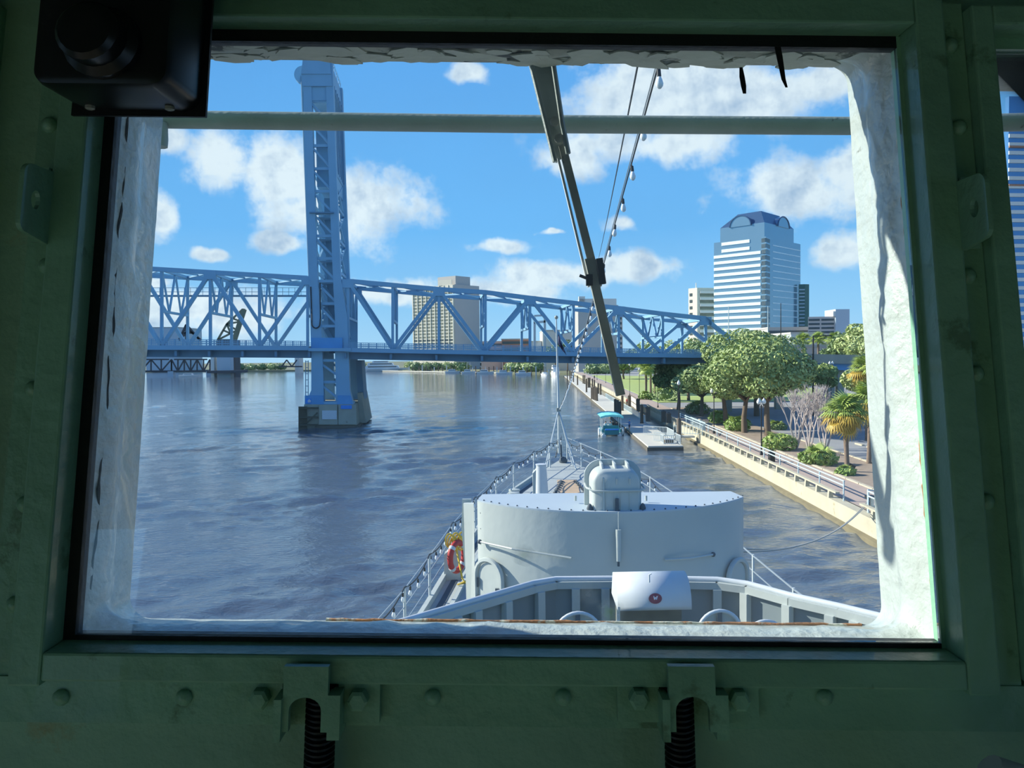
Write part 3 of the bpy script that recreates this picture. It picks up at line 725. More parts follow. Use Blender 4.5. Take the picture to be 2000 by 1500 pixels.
for x, y in ((1083, 238), (1092, 271)):
    mb = MB(); p = at(x, y, .853); mb.lathe([(.0052, 0), (.0052, .003), (.003, .0042)], 10, p, Matrix.Rotation(PI / 2, 3, 'X')); mb.build('rivet', M['steel'], t, smooth=40)
mb = MB(); mb.bar(at(1098, 285, .856), at(1168, 560, .838), .0085, .006, (0, 1, 0)); mb.build('rod', M['steel'], t)
mb = MB(); mb.bar(at(1090, 310, .854), at(1150, 560, .838), .0025, .006, (0, 1, 0)); mb.build('spring_strip', M['locker'], t)
mb = MB(); mb.bar(at(1150, 505, .833), at(1212, 772, .828), .0095, .008, (0, 1, 0)); mb.build('blade', M['steel'], t)
mb = MB(); mb.bar(at(1170, 505, .828), at(1177, 555, .828), .007, .008, (0, 1, 0)); mb.box(at(1151, 547, .828), (.007, .005, .012)); mb.tube([at(1150, 545, .828), at(1132, 538, .828)], .0018, 6); mb.build('clip', M['black'], t)
t = thing('outside_handrail', 'grey painted pipe handrail running across outside the window', 'handrail', at(1000, 240, 1.0))
MB().tube([at(300, 233, 1.0), at(1000, 242, 1.0), at(1660, 246, 1.0), at(2300, 232, 1.0)], .0113, 14).build('pipe', M['pipe'], t, smooth=50)
mb = MB(); c = at(309, 262, .99); mb.lathe([(.011, -.016), (.012, -.006), (.012, .014)], 10, c); mb.build('bracket', M['pipe'], t, smooth=50)
# ================================================================== SHIP FOREDECK
def H(u, Y, z): return V((1.1 + u + 0.0365 * Y, Y - 0.0365 * u, z))
HBK = [(4.0, 4.9), (10, 4.55), (14, 4.1), (17.5, 3.80), (20, 3.62), (24, 3.15), (27, 2.65), (29, 2.25), (31.8, 1.45), (34, .75), (36.2, .06)]
def hb(Y):
    for (a, x), (b, y) in zip(HBK, HBK[1:]):
        if Y <= b: return x + (y - x) * (Y - a) / (b - a)
    return .06
def dz(Y): return 6.25 + max(0, Y - 15) * .042
YS = [4, 7, 10, 12, 14, 16, 17.5, 19, 20.5, 22, 24, 25.5, 27, 28, 29, 30.4, 31.8, 33, 34, 35.2, 36.2]
ship = thing('ship_foredeck', 'grey warship bow with planked foredeck pointing up the river', 'ship', H(0, 20, 0))
mb = MB(); prof = [(1.0, 0), (1.0, -.35), (.93, -2.5), (.74, -5.0), (.6, -7.2)]
n = len(prof)
for Yk in YS:
    for sgn in (-1, 1):
        for (k, d) in prof: mb.v.append(H(sgn * hb(Yk) * k, Yk - (max(0, -d) * .12 if Yk > 30 else 0), dz(Yk) + d))
for i in range(len(YS) - 1):
    for s in (0, 1):
        for j in range(n - 1):
            a = i * 2 * n + s * n + j; b = (i + 1) * 2 * n + s * n + j; mb.f.append((a, b, b + 1, a + 1))
mb.build('hull', M['ship'], ship, smooth=40)
mb = MB()
for Yk in YS: mb.v += [H(-hb(Yk), Yk, dz(Yk)), H(hb(Yk), Yk, dz(Yk))]
for i in range(len(YS) - 1): mb.f.append((2 * i, 2 * i + 1, 2 * i + 3, 2 * i + 2))
mb.build('deck', M['shipd'], ship)
# waterway gutter and plank seams (left and right)
for sgn in (-1, 1):
    for off, wd, mt, nm, hh in ((.16, .10, 'ship', 'gunwale_bar', .16), (.42, .16, 'shipdk', 'waterway', .012), (.95, .05, 'shipdk', 'deck_seam', .010), (1.4, .05, 'shipdk', 'deck_seam', .010), (.70, .10, 'ship', 'coaming_bar', .10)):
        mb = MB(); ks = [y for y in YS if y < (33 if off < .5 else 27) and y > 7]
        for a, b in zip(ks, ks[1:]):
            p = H(sgn * max(.05, hb(a) - off), a, dz(a) + hh / 2); q = H(sgn * max(.05, hb(b) - off), b, dz(b) + hh / 2); mb.bar(p, q, wd, hh)
        mb.build(nm, M[mt], ship)
# tan canvas walkway on the centreline
mb = MB()
for a, b in ((22, 25), (25, 28), (28, 31)): mb.prism([H(-.45, a, dz(a) + .012), H(.35, a, dz(a) + .012), H(.35, b, dz(b) + .012), H(-.45, b, dz(b) + .012)], (0, 0, .012))
tag(mb.build('deck_mat', M['tan']), 'tan non-slip mat laid along the bow deck behind the jackstaff', 'mat')
# anchor chain, capstans, bitts
for sg, lb in ((-1, 'port'), (1, 'starboard')):
    t = thing('anchor_chain', 'rusty grey anchor chain lying on the bow deck, %s one' % ('left' if sg < 0 else 'right'), 'chain', H(sg * .5, 29, dz(29)))
    lk = MB().tube([(.07 * math.cos(a) * 1.5, .07 * math.sin(a), 0) for a in [2 * PI * k / 10 for k in range(10)]], .02, 5, True).mesh('chain_link'); lk.materials.append(M['shipdk'])
    for k in range(20):
        Yk = 27.4 + k * .17; put('chain_link', lk, t, H(sg * (.75 - .025 * k), Yk, dz(Yk) + .04), (0 if k % 2 else PI / 2, 0, PI / 2))
def capstan(u, Yk, r, h, label, cat, mt='ship'):
    mb = MB(); mb.lathe([(r * 1.25, 0), (r * 1.25, .06), (r * .8, .12), (r * .7, h * .55), (r, h * .85), (r, h), (r * .3, h * 1.03)], 16, H(u, Yk, dz(Yk))); return tag(mb.build(cat.replace(' ', '_'), M[mt], smooth=40), label, cat)
capstan(.35, 25.2, .28, .75, 'squat dark capstan on the bow deck left of the gun hood', 'capstan', 'shipdk')
capstan(1.35, 28.5, .22, .5, 'small grey capstan on the starboard bow deck', 'capstan')
t = thing('deck_ventilator', 'tall pale tapered ventilator pipe standing ahead of the gun mount', 'ventilator', at(1059, 963, 26.5).copy())
p0 = at(1060, 1010, 25.5); p1 = at(1057, 908, 25.5)
MB().tube([p0, p1], [.25, .17], 18).build('pipe', M['locker'], t, smooth=40)
MB().tube([p1, p1 + V((0, 0, .03))], [.19, .19], 18).build('rim', M['locker'], t, smooth=40)
mb = MB(); c0 = at(1046, 930, 27.5); mb.prism([c0 + V((-.1, 0, -1.1)), c0 + V((.25, 0, -1.1)), c0 + V((.25, 0, .2)), c0 + V((.05, 0, .26)), c0 + V((-.1, 0, .1))], (0, .35, 0))
tag(mb.build('mooring_fairlead', M['ship']), 'grey rounded fairlead plate behind the ventilator on the port rail', 'fairlead')
mb = MB()
for k in range(2): mb.lathe([(.16, 0), (.16, .42), (.2, .46), (.2, .52), (.05, .55)], 12, H(-2.05 + k * .0, 26.5 + .6 * k, dz(26.5)))
tag(mb.build('mooring_bitts', M['ship'], smooth=40), 'pair of grey mooring bitts on the port side of the bow', 'bitts')
mb = MB(); p = at(1270, 985, 15.2)
# guard rails
stm = MB().cyl((0, 0, 0), (0, 0, 1.08), .03, n=6).mesh('stanchion'); stm.materials.append(M['railw'])
STY = [8, 10.5, 13, 15.2, 17.4, 20.2, 23.2, 26.3, 29, 31.6, 33.8, 35.6]
for sgn, nm in ((-1, 'port'), (1, 'starboard')):
    t = thing('deck_guard_rail', 'grey wire guard rail along the %s edge of the foredeck' % ('left' if sgn < 0 else 'right'), 'guard rail', H(sgn * 3, 20, 6.4))
    for y in STY: put('stanchion', stm, t, H(sgn * (hb(y) - .12), y, dz(y)))
    for z in (.38, .70, 1.05):
        MB().tube([H(sgn * (hb(y) - .12), y, dz(y) + z) for y in STY], .014 if z < 1 else .018, 5).build('wire', M['wire'], t)
# jackstaff with tripod legs
bow = H(0, 35.4, dz(35.4)); apex = at(1091, 800, 35.0); top = at(1086.5, 622, 35.0)
t = thing('jackstaff', 'slim grey jackstaff with tripod legs at the tip of the bow', 'jackstaff', bow)
MB().tube([apex - V((0, 0, 2.0)), apex, top], [.06, .055, .03], 8).build('pole', M['railw'], t, smooth=50)
MB().ball(top + V((0, 0, .05)), .09, 8).build('truck', M['steel'], t, smooth=60)
for px, py, yk in ((1064, 916, 33.2), (1068, 912, 34.0), (1125, 917, 33.4), (1120, 914, 34.2)):
    MB().tube([apex, at(px, py, yk)], .032, 6).build('leg', M['railw'], t)
MB().box(apex, (.2, .2, .16)).build('collar', M['steel'], t)
mb = MB(); rr = [at(1091, 640, 34.9), at(1101, 688, 34.7)]
n = 7
for i in range(n):
    k = i / (n - 1); a = at(1090.5, 650 + 24 * k, 35.0); w_ = .1 + .25 * k
    for j in range(6):
        mb.v.append(a + V((w_ * j / 5, .10 * math.sin(j * 1.9 + i * .5), -.45 * j / 5 * (0.8 + .2 * k))))
for i in range(n - 1):
    for j in range(5): mb.f.append((i * 6 + j, i * 6 + j + 1, (i + 1) * 6 + j + 1, (i + 1) * 6 + j))
fl = mb.build('navy_jack', M['navy'], smooth=60); mo = fl.modifiers.new('thick', 'SOLIDIFY'); mo.thickness = .012
tag(fl, 'small navy blue flag hanging limp from the jackstaff', 'flag')
# bow tip fittings
mb = MB(); mb.tube([at(1097, 905, 35.2), at(1095, 870, 35.4), at(1088, 862, 35.6)], .05, 6); mb.tube([at(1085, 893, 34.9), at(1092, 866, 35.3)], .04, 6); mb.ball(at(1100, 900, 35.0), .2, 8)
tag(mb.build('bow_fairlead', M['shipdk'], smooth=50), 'dark fairlead and roller at the very tip of the bow', 'fairlead')

# ---- string lights
def cat_pts(a, b, sag, n):
    return [a + (b - a) * (i / (n - 1)) + V((0, 0, -sag * 4 * (i / (n - 1)) * (1 - i / (n - 1)))) for i in range(n)]
blm = MB().lathe([(.012, -.205), (.03, -.185), (.035, -.16), (.026, -.125), (.016, -.10)], 8).mesh('bulb', smooth=70); blm.materials.append(M['bulb'])
skm = MB().lathe([(.004, 0), (.006, -.03), (.018, -.04), (.02, -.10), (.012, -.105)], 8).mesh('socket', smooth=40); skm.materials.append(M['socket'])
def light_string(label, pts, step, r=.011, sc_=1.0):
    t = thing('string_lights', label, 'string lights', pts[0])
    MB().tube(pts, r, 5).build('cable', M['cable'], t)
    acc = step / 2; L_ = 0
    for a, b in zip(pts, pts[1:]):
        d = (b - a).length
        while acc <= L_ + d:
            p = a + (b - a) * ((acc - L_) / d)
            rz = (rnd.uniform(-.12, .12), rnd.uniform(-.12, .12), 0)
            s_ = put('socket', skm, t, p, rz, sc_); put('bulb', blm, t, p, rz, sc_); acc += step
        L_ += d
    return t
A = apex + V((.05, 0, .1)); B = at(1296, 90, 3.6)
light_string('string of bulbs rising from the jackstaff to the mast above the window', cat_pts(A, B, .22, 60), .60, .005, .55)
MB_ = MB().tube(cat_pts(A + V((.02, 0, .03)), at(1292, 88, 3.7), .19, 40), .0035, 5)
tag(MB_.build('support_wire', M['wire']), 'thin steel wire carrying the rising string of bulbs', 'wire')
tag(MB().tube(cat_pts(at(1165, 520, 34.0), at(1251, 100, 4.2), .1, 20), .006, 5).build('rigging_wire', M['cable']), 'single thin rigging wire left of the rising bulb string', 'wire')
P = []
for a, b in zip(STY[1:], STY[2:]):
    pa = H(-(hb(a) - .12), a, dz(a) + 1.1); pb = H(-(hb(b) - .12), b, dz(b) + 1.1); P += cat_pts(pa, pb, .16, 8)[:-1]
light_string('string of bulbs looped along the left guard rail of the foredeck', P + [pb], .62, .016, 1.15)
P = []
for a, b in zip(STY[6:], STY[7:]):
    pa = H((hb(a) - .12), a, dz(a) + 1.0); pb = H((hb(b) - .12), b, dz(b) + 1.0); P += cat_pts(pa, pb, .2, 8)[:-1]
light_string('string of bulbs looped along the right guard rail near the bow', P + [pb], .75, .014, 1.0)
# life ring with yellow line
t = thing('life_ring', 'red life ring with coiled yellow line hung on the left guard rail', 'life ring', at(893, 1125, 18.4))
c = at(893, 1087, 18.4); ax = V((.86, -.5, 0)).normalized(); ay = V((0, 0, 1)); az_ = ax.cross(ay)
MB().tube([c + az_ * (.30 * math.cos(a)) + ay * (.34 * math.sin(a)) for a in [2 * PI * k / 24 for k in range(24)]], .075, 8, True).build('ring', M['red'], t, smooth=60)
for k in range(4):
    a = 2 * PI * (k + .5) / 4; MB().tube([c + az_ * (.30 * math.cos(a + d)) + ay * (.34 * math.sin(a + d)) for d in (-.12, 0, .12)], .085, 8).build('band', M['railw'], t, smooth=60)
mb = MB(); q = at(886, 1056, 18.4)
for k in range(7):
    mb.tube([q + V((.05 * k - .1 + .10 * math.cos(a), .03 * k, -.05 * (k % 3) + .17 * math.sin(a))) for a in [2 * PI * i / 12 for i in range(12)]], .022, 5, True)
mb.tube([q + V((0.05, 0, -.1)), q + V((.1, 0, -.4)), c + V((.05, -.1, -.1)), c + V((.12, -.1, -.5)), c + V((.2, -.1, -.62)), c + V((.0, -.1, -.66)), c + V((.25, -.1, -.55))], .025, 5)
mb.build('throw_line', M['yellow'], t, smooth=60)
mb = MB(); p = at(876, 1118, 19.0); mb.prism([p + V((-.12, 0, -.2)), p + V((.3, 0, -.2)), p + V((.3, 0, .55)), p + V((.1, 0, .62)), p + V((-.1, 0, .45))], (0, .3, 0))
tag(mb.build('rail_locker', M['ship']), 'small grey rounded deck box under the life ring', 'deck box')

# ---- gun mount
ZR = at(1190, 1003, 11.5).z
gl = at(932, 976, 12.6); gr_ = at(1452, 972, 12.6); gc = at(1192, 1003, 11.5)
gun = thing('gun_mount', 'grey naval gun house with curved back plate and flat roof', 'gun mount', V((gc.x, 13.2, dz(13))))
hwG = (gr_.x - gl.x) / 2; cx = (gr_.x + gl.x) / 2; yk = gl.y; sag = yk - gc.y
Rg = (hwG ** 2 + sag ** 2) / (2 * sag); cy = gc.y + Rg; amax = math.asin(hwG / Rg)
NA = 28
arc = [(cx + Rg * math.sin(-amax + 2 * amax * k / NA), cy - Rg * math.cos(-amax + 2 * amax * k / NA)) for k in range(NA + 1)]
mb = MB(); th = .03
for k in range(NA + 1):
    x, y = arc[k]; mb.v += [V((x, y, dz(13))), V((x, y, ZR)), V((x, y + th, ZR)), V((x, y + th, dz(13)))]
for k in range(NA):
    for j in range(4): mb.f.append((4 * k + j, 4 * k + 4 + j, 4 * k + 4 + (j + 1) % 4, 4 * k + (j + 1) % 4))
mb.f += [(0, 1, 2, 3), (4 * NA, 4 * NA + 1, 4 * NA + 2, 4 * NA + 3)]
mb.build('back_plate', M['ship'], gun, smooth=40)
yF = at(1190, 965, 13).y; yF = (12 - ZR) / ((12 - at(1190, 965, 13).z) / 13.0)
fr = [(cx + hwG * .97, yF), (cx - hwG * .97, yF)]
mb = MB(); mb.prism([V((x, y, ZR)) for x, y in arc] + [V((x, y, ZR)) for x, y in fr], (0, 0, .025)); mb.build('roof', M['roofw'], gun)
mb = MB()    # sloped front and sides
f0 = [V((cx - hwG * .97, yF, ZR)), V((cx + hwG * .97, yF, ZR))]; f1 = [V((cx - hwG * .8, yF + 2.3, dz(15) + .2)), V((cx + hwG * .8, yF + 2.3, dz(15) + .2))]
f2 = [V((cx - hwG * .85, yF + 1.6, ZR - 1.0)), V((cx + hwG * .85, yF + 1.6, ZR - 1.0))]
bl = V((arc[0][0], arc[0][1], dz(13))); br = V((arc[-1][0], arc[-1][1], dz(13))); tl = V((arc[0][0], arc[0][1], ZR)); tr = V((arc[-1][0], arc[-1][1], ZR))
mb.add([f0[0], f0[1], f2[1], f2[0]], [(0, 1, 2, 3)]); mb.add([f2[0], f2[1], f1[1], f1[0]], [(0, 1, 2, 3)])
mb.add([tl, f0[0], f2[0], f1[0], bl], [(0, 1, 2, 3, 4)]); mb.add([tr, f0[1], f2[1], f1[1], br], [(0, 1, 2, 3, 4)])
mb.build('front_shield', M['ship'], gun)
for sx in (-.45, .45):
    MB().tube([V((cx + sx, yF + 1.2, ZR - 1.5)), V((cx + sx + .12, yF + 4.6, ZR - 2.2))], [.13, .085], 12).build('barrel', M['ship'], gun, smooth=50)
# rivets along the edges
rg = MB().ball((0, 0, 0), .015, 6).mesh('rivet'); rg.materials.append(M['shipdk'])
for k in range(0, NA + 1):
    x, y = arc[k]; put('rivet', rg, gun, (x, y + .06, ZR + .03))
for k in range(9): put('rivet', rg, gun, (arc[0][0] + .06, arc[0][1] - .06, ZR - .18 - .26 * k))
# side sponson plate on the left
mb = MB(); a = at(905, 984, 13.6); b = at(925, 984, 13.4); mb.prism([a, b, V((b.x, b.y, dz(13))), V((a.x + .05, a.y, dz(13)))], (0, .12, 0)); mb.build('side_post', M['ship'], gun)
mb = MB(); a = at(905, 975, 13.7); mb.prism([a + V((-.02, 0, 0)), a + V((.14, 0, 0)), a + V((.14, 0, -1.2)), a + V((0, 0, -1.2)), a + V((-.04, 0, -.5))], (0, .05, 0)); mb.build('side_plate', M['ship'], gun)
# hood on the roof
hx = at(1202, 960, 11.75).x; hy = 11.72; sc1 = hy / F
def rrect(w, h, r, y, z0, x0):
    pts = [V((x0 - w / 2, y, z0))]
    for k in range(9): a = PI - PI / 2 * k / 8; pts.append(V((x0 - w / 2 + r + r * math.cos(a), y, z0 + h - r + r * math.sin(a))))
    for k in range(9): a = PI / 2 - PI / 2 * k / 8; pts.append(V((x0 + w / 2 - r + r * math.cos(a), y, z0 + h - r + r * math.sin(a))))
    pts.append(V((x0 + w / 2, y, z0))); return pts
hh = 95 * sc1; hwid = 115 * sc1
hood = MB(); o1 = rrect(hwid * .80, hh * .87, .20, hy - .06, ZR, hx); o2 = rrect(hwid * .84, hh * .88, .21, hy + .35, ZR, hx)
n = len(o1); hood.v = o1 + o2
o0 = rrect(hwid * .70, hh * .81, .16, hy - .11, ZR, hx); hood.v += o0
hood.f = [tuple(range(2 * n, 3 * n)), tuple(range(n, 2 * n))[::-1]] + [(i, (i + 1) % n, n + (i + 1) % n, n + i) for i in range(n)] + [(2 * n + i, 2 * n + (i + 1) % n, (i + 1) % n, i) for i in range(n)]
hd = hood.build('hatch_hood', M['ship'], gun, smooth=50)
mb = MB(); a = rrect(hwid, hh, .27, hy + .35, ZR, hx); b = rrect(hwid * .80, hh * .86, .19, hy + .35, ZR, hx); n = len(a)
mb.v = a + b + [p + V((0, .05, 0)) for p in a + b]
for i in range(n - 1): mb.f += [(i, i + 1, n + i + 1, n + i), (2 * n + i, 3 * n + i, 3 * n + i + 1, 2 * n + i + 1), (i, 2 * n + i, 2 * n + i + 1, i + 1), (n + i, n + i + 1, 3 * n + i + 1, 3 * n + i)]
mb.build('flange', M['ship'], hd)
for dx, full in ((-.20, 1), (.0, 0), (.20, 0)):
    mb = MB(); x = hx + dx; zt = ZR + hh * .9
    mb.prism([V((x - .012, hy - .13, zt - .16)), V((x - .012, hy + .05, zt + .05)), V((x - .012, hy + .35, zt + .06)), V((x - .012, hy + .35, zt - .1)), V((x - .012, hy - .10, zt - .3))], (.024, 0, 0))
    mb.build('rib', M['ship'], hd)
    if full: MB().span((x - .012, hy - .13, ZR), (x + .012, hy - .1, zt - .15)).build('rib', M['ship'], hd)
for dx in (-.06, .06, .2): MB().span((hx + dx - .008, hy - .118, ZR), (hx + dx + .008, hy - .105, ZR + hh * .42)).build('seam', M['ship'], hd)
zb = ZR + hh * .44
MB().tube([V((hx - hwid * .5, hy + .3, zb + .05)), V((hx - hwid * .5, hy + .02, zb + .03)), V((hx - hwid * .4, hy - .13, zb)), V((hx + hwid * .4, hy - .13, zb)), V((hx + hwid * .5, hy + .02, zb)), V((hx + hwid * .5, hy + .3, zb + .02))], .016, 6).build('band_pipe', M['ship'], hd, smooth=60)
MB().box((hx + .0, hy - .14, ZR + .1), (.05, .05, .22)).build('latch', M['shipdk'], hd)
for sx in (-1, 1): MB().lathe([(.04, 0), (.05, .05), (.03, .1), (.01, .12)], 8, V((hx + sx * hwid * .45, hy - .05, ZR))).build('hinge', M['shipdk'], hd, smooth=50)
for px in (1124, 1262):
    MB().cyl(at(px, 978, 12.2), at(px, 968, 12.2), .02, n=8).build('roof_pin', M['ship'], gun)
def arc_at(px):   # nearest arc point for a pixel column
    X = (px - 1000) / F
    return min(arc, key=lambda p: abs(p[0] / p[1] - X))
def ap(px, py, d=-.03):
    x, y = arc_at(px); return at(px, py, y + d)
# rods and fittings on the back plate
MB().tube([ap(937, 1058, -.04), ap(1000, 1072, -.10), ap(1116, 1090, -.04)], .016, 6).build('grab_rail', M['ship'], gun)
MB().tube([ap(1298, 1093, -.04), ap(1350, 1090, -.1), ap(1393, 1083, -.04)], .018, 6).build('grab_rail', M['ship'], gun)
for px, py in ((937, 1058), (1393, 1083)): MB().ball(ap(px, py, -.03), .04, 8).build('rail_boss', M['shipdk'], gun, smooth=60)
MB().tube([ap(1208, 1000, -.08), ap(1208, 1034, -.08)], .008, 6).build('lever_rod', M['ship'], gun)
MB().tube([ap(1208, 1034, -.08), ap(1208, 1096, -.08)], [.045, .038], 10).build('lever_cylinder', M['ship'], gun, smooth=50)
MB().tube([ap(1208, 1096, -.08), ap(1208, 1106, -.08)], .018, 8).build('lever_tip', M['shipdk'], gun)
def gdoor(pxc, sgn, label):
    x, y = arc_at(pxc); nn = V((x - cx, y - cy, 0)).normalized(); tt = V((-nn.y, nn.x, 0))
    if tt.x < 0: tt = -tt
    zt = at(pxc, 1092, y).z; w_ = .30
    b0 = V((x, y, zt)) + nn * .02
    def outl(w, r):
        pts = [b0 + tt * -w + V((0, 0, -1.5))]
        for k in range(11):
            a = PI - PI * k / 10; pts.append(b0 + tt * (w * math.cos(a)) + V((0, 0, -w * .9 - .0 + w * .9 * math.sin(a) + r)))
        pts.append(b0 + tt * w + V((0, 0, -1.5))); return pts
    d = MB().prism(outl(w_ * .82, -.05), nn * .05).build('door', M['ship'], gun, label=label)
    a = outl(w_, 0); MB().tube([p + nn * .05 for p in a], .045, 6).build('coaming', M['ship'], gun, smooth=60)
    for k in range(3): MB().box(b0 + tt * (w_ * .85) + nn * .09 + V((0, 0, -.45 - .35 * k)), (.09, .06, .09)).build('dog', M['shipdk'], d)
    for k in range(3): MB().box(b0 - tt * (w_ * .8) + nn * .08 + V((0, 0, -.4 - .3 * k)), (.03, .03, .16)).build('hinge', M['shipdk'], d)
gdoor(962, -1, 'arched steel door at the left end of the back plate'); gdoor(1436, 1, 'arched steel door at the right end of the back plate')

# ---- bulwark in front of the bridge
ZB = 12 - 2.25
def zb_(px, py): return onz(px, py, ZB)
tp = [(700, 1240), (760, 1220), (910, 1176), (1040, 1138), (1085, 1130), (1190, 1129), (1300, 1129), (1400, 1131), (1460, 1139), (1545, 1162), (1640, 1183), (1722, 1203), (1790, 1219)]
TP = [zb_(x, y + 1) for x, y in tp]
bw = thing('bulwark', 'grey steel bulwark with ribbed inside face just below the window', 'bulwark', V((TP[6].x, TP[6].y - .5, ZB - 1.15)))
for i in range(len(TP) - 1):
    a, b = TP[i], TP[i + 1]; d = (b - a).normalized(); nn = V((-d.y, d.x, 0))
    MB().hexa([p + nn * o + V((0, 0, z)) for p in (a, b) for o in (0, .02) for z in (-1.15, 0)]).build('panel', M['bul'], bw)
mb = MB(); mb.tube([p + V((0, 0, .0)) for p in TP], .03, 8); mb.build('cap_rail', M['locker'], bw, smooth=50)
mb = MB()
for a, b in zip(TP, TP[1:]):
    d = (b - a).normalized(); nn = V((d.y, -d.x, 0)); mb.bar(a + nn * .03 + V((0, 0, -.05)), b + nn * .03 + V((0, 0, -.05)), .06, .07)
mb.build('flange_strip', M['ship'], bw)
for px in (878, 918, 978, 1045, 1120, 1178, 1398, 1462, 1545, 1628, 1678):
    X = (px - 1000) / F
    for a, b in zip(TP, TP[1:]):
        if a.x / a.y <= X <= b.x / b.y:
            d = (b - a); t_ = (X * a.y - a.x) / (d.x - X * d.y); p = a + d * t_; dn = d.normalized(); nn = V((dn.y, -dn.x, 0))
            MB().bar(p + nn * .05 + V((0, 0, -.08)), p + nn * .05 + V((0, 0, -1.15)), .075, .08, dn).build('rib', M['ship'], bw)
# platform deck inside the bulwark
pl = MB(); pl.prism([V((p.x, p.y, ZB - 1.16)) for p in TP] + [V((TP[-1].x, 1.2, ZB - 1.16)), V((TP[0].x, 1.2, ZB - 1.16))], (0, 0, -.06))
tag(pl.build('gun_platform', M['plat']), 'grey platform deck inside the bulwark below the window', 'platform')
# ready locker hood
t = thing('locker', 'white half-round locker hood with a maroon W badge behind the bulwark', 'locker', at(1270, 1260, 6.9))
yL = 6.9
a0 = at(1203, 1145, yL); a1 = at(1345, 1142, yL)
prof = []
for k in range(13):
    a = PI * .5 - PI * .62 * k / 12
    prof.append((-(math.cos(a)) * .20 if False else -.20 * math.sin(PI / 2 * k / 12) , .10 - .30 * (k / 12) ** 1.7))
ax_ = (a1 - a0); L0 = a0 + V((0, .12, -.02)); L1 = a1 + V((0, .12, -.02))
mb = MB(); nP = 14; back = []
sec = []
for k in range(nP):
    a = PI * .62 - (PI * .62 + .12) * k / (nP - 1)     # from behind top to front lower edge
    sec.append((-.26 * math.cos(a), .24 * math.sin(a)))
for base in (L0, L1):
    for (dy, dzz) in sec: mb.v.append(base + V((0, dy + .02, dzz - .14)))
for k in range(nP - 1): mb.f.append((k, k + 1, nP + k + 1, nP + k))
c = mb.build('hood', M['locker'], t, smooth=50); mo = c.modifiers.new('thick', 'SOLIDIFY'); mo.thickness = .012
mb = MB(); mb.prism([L0 + V((0, dy + .02, dzz - .14)) for dy, dzz in sec] + [L0 + V((0, .2, -.14))], (.02, 0, 0)); mb.prism([L0 + V((.0, -.16, -.16)), L0 + V((.03, -.16, -.16)), L0 + V((.03, -.16, -.7)), L0 + V((.0, -.16, -.7))], (0, .02, 0)); mb.build('end_plate', M['locker'], t)
MB().span(L0 + V((.03, -.05, -.9)), L1 + V((-.05, .15, -.05))).build('body', M['lockerb'], t)
q = at(1268, 1129, yL - .05); MB().tube([q + V((0, 0, -.04)), q + V((0, 0, .03)), q + V((.02, 0, .04))], .008, 6).build('catch', M['locker'], t)
# badge (conforms to the hood)
def hood_pt(px, py):
    r = ray(px, py); best = None
    for k in range(nP - 1):
        p = V((0, L0.y + sec[k][0] + .02, L0.z + sec[k][1] - .14)); q_ = V((0, L0.y + sec[k + 1][0] + .02, L0.z + sec[k + 1][1] - .14))
        d = q_ - p; nn = V((0, -d.z, d.y)); den = r.dot(nn)
        if abs(den) < 1e-9: continue
        s_ = (p - CAM).dot(nn) / den; h = CAM + r * s_; tt = (h - p).dot(d) / d.dot(d)
        if -.02 <= tt <= 1.02 and (best is None or s_ < best[0]): best = (s_, h)
    return CAM + r * (best[0] - .012) if best else at(px, py, 6.6)
mb = MB(); rings = 4; n = 20; mb.v.append(hood_pt(1280, 1169))
for j in range(1, rings + 1):
    for k in range(n): a = 2 * PI * k / n; mb.v.append(hood_pt(1280 + 13 * j / rings * math.cos(a), 1169 + 10.5 * j / rings * math.sin(a)))
for k in range(n):
    mb.f.append((0, 1 + k, 1 + (k + 1) % n))
    for j in range(rings - 1): mb.f.append((1 + j * n + k, 1 + (j + 1) * n + k, 1 + (j + 1) * n + (k + 1) % n, 1 + j * n + (k + 1) % n))
mb.build('badge', M['maroon'], t)
mb = MB()
wl_ = [(1276.6, 1164.5), (1278.3, 1171.5), (1280.2, 1166.5), (1282, 1171.5), (1283.6, 1164.5)]
pts = [hood_pt(x, y) + V((0, -.006, .003)) for x, y in wl_]
for a, b in zip(pts, pts[1:]): mb.bar(a, b, .008, .003, (0, 1, 0))
mb.build('letter_w', M['sign'], t)
# hand wheels
def hwheel(pxc, pyt, rad, Yd, label):
    tpn = at(pxc, pyt, Yd); c = tpn - V((0, 0, rad))
    t = thing('hand_wheel', label, 'hand wheel', V((c.x, c.y, ZB - 1.1)))
    ring = [c + V((rad * math.cos(a), .12 * rad * math.cos(a), rad * math.sin(a))) for a in [2 * PI * k / 28 for k in range(28)]]
    MB().tube(ring, .016, 8, True).build('rim', M['locker'], t, smooth=60)
    MB().prism([p * .93 + c * .07 + V((0, .02, 0)) for p in ring], (0, .008, 0)).build('disc', M['shipd'], t)
    for k in range(5):
        a = PI / 2 + 2 * PI * k / 5; MB().bar(c, c + V((rad * math.cos(a), .1 * rad * math.cos(a), rad * math.sin(a))), .04, .02, (0, 1, 0)).build('spoke', M['shipdk'], t)
    MB().cyl(c + V((0, .1, 0)), V((c.x, c.y + .1, ZB - 1.16)), .04, n=8).build('pedestal', M['ship'], t)
hwheel(1128, 1197, .19, 6.2, 'white hand wheel left of the locker hood, top just showing')
hwheel(1405, 1193, .18, 6.2, 'white hand wheel right of the locker hood, top just showing')
hwheel(1494, 1213, .17, 6.2, 'white hand wheel nearest the right bulwark, top just showing')
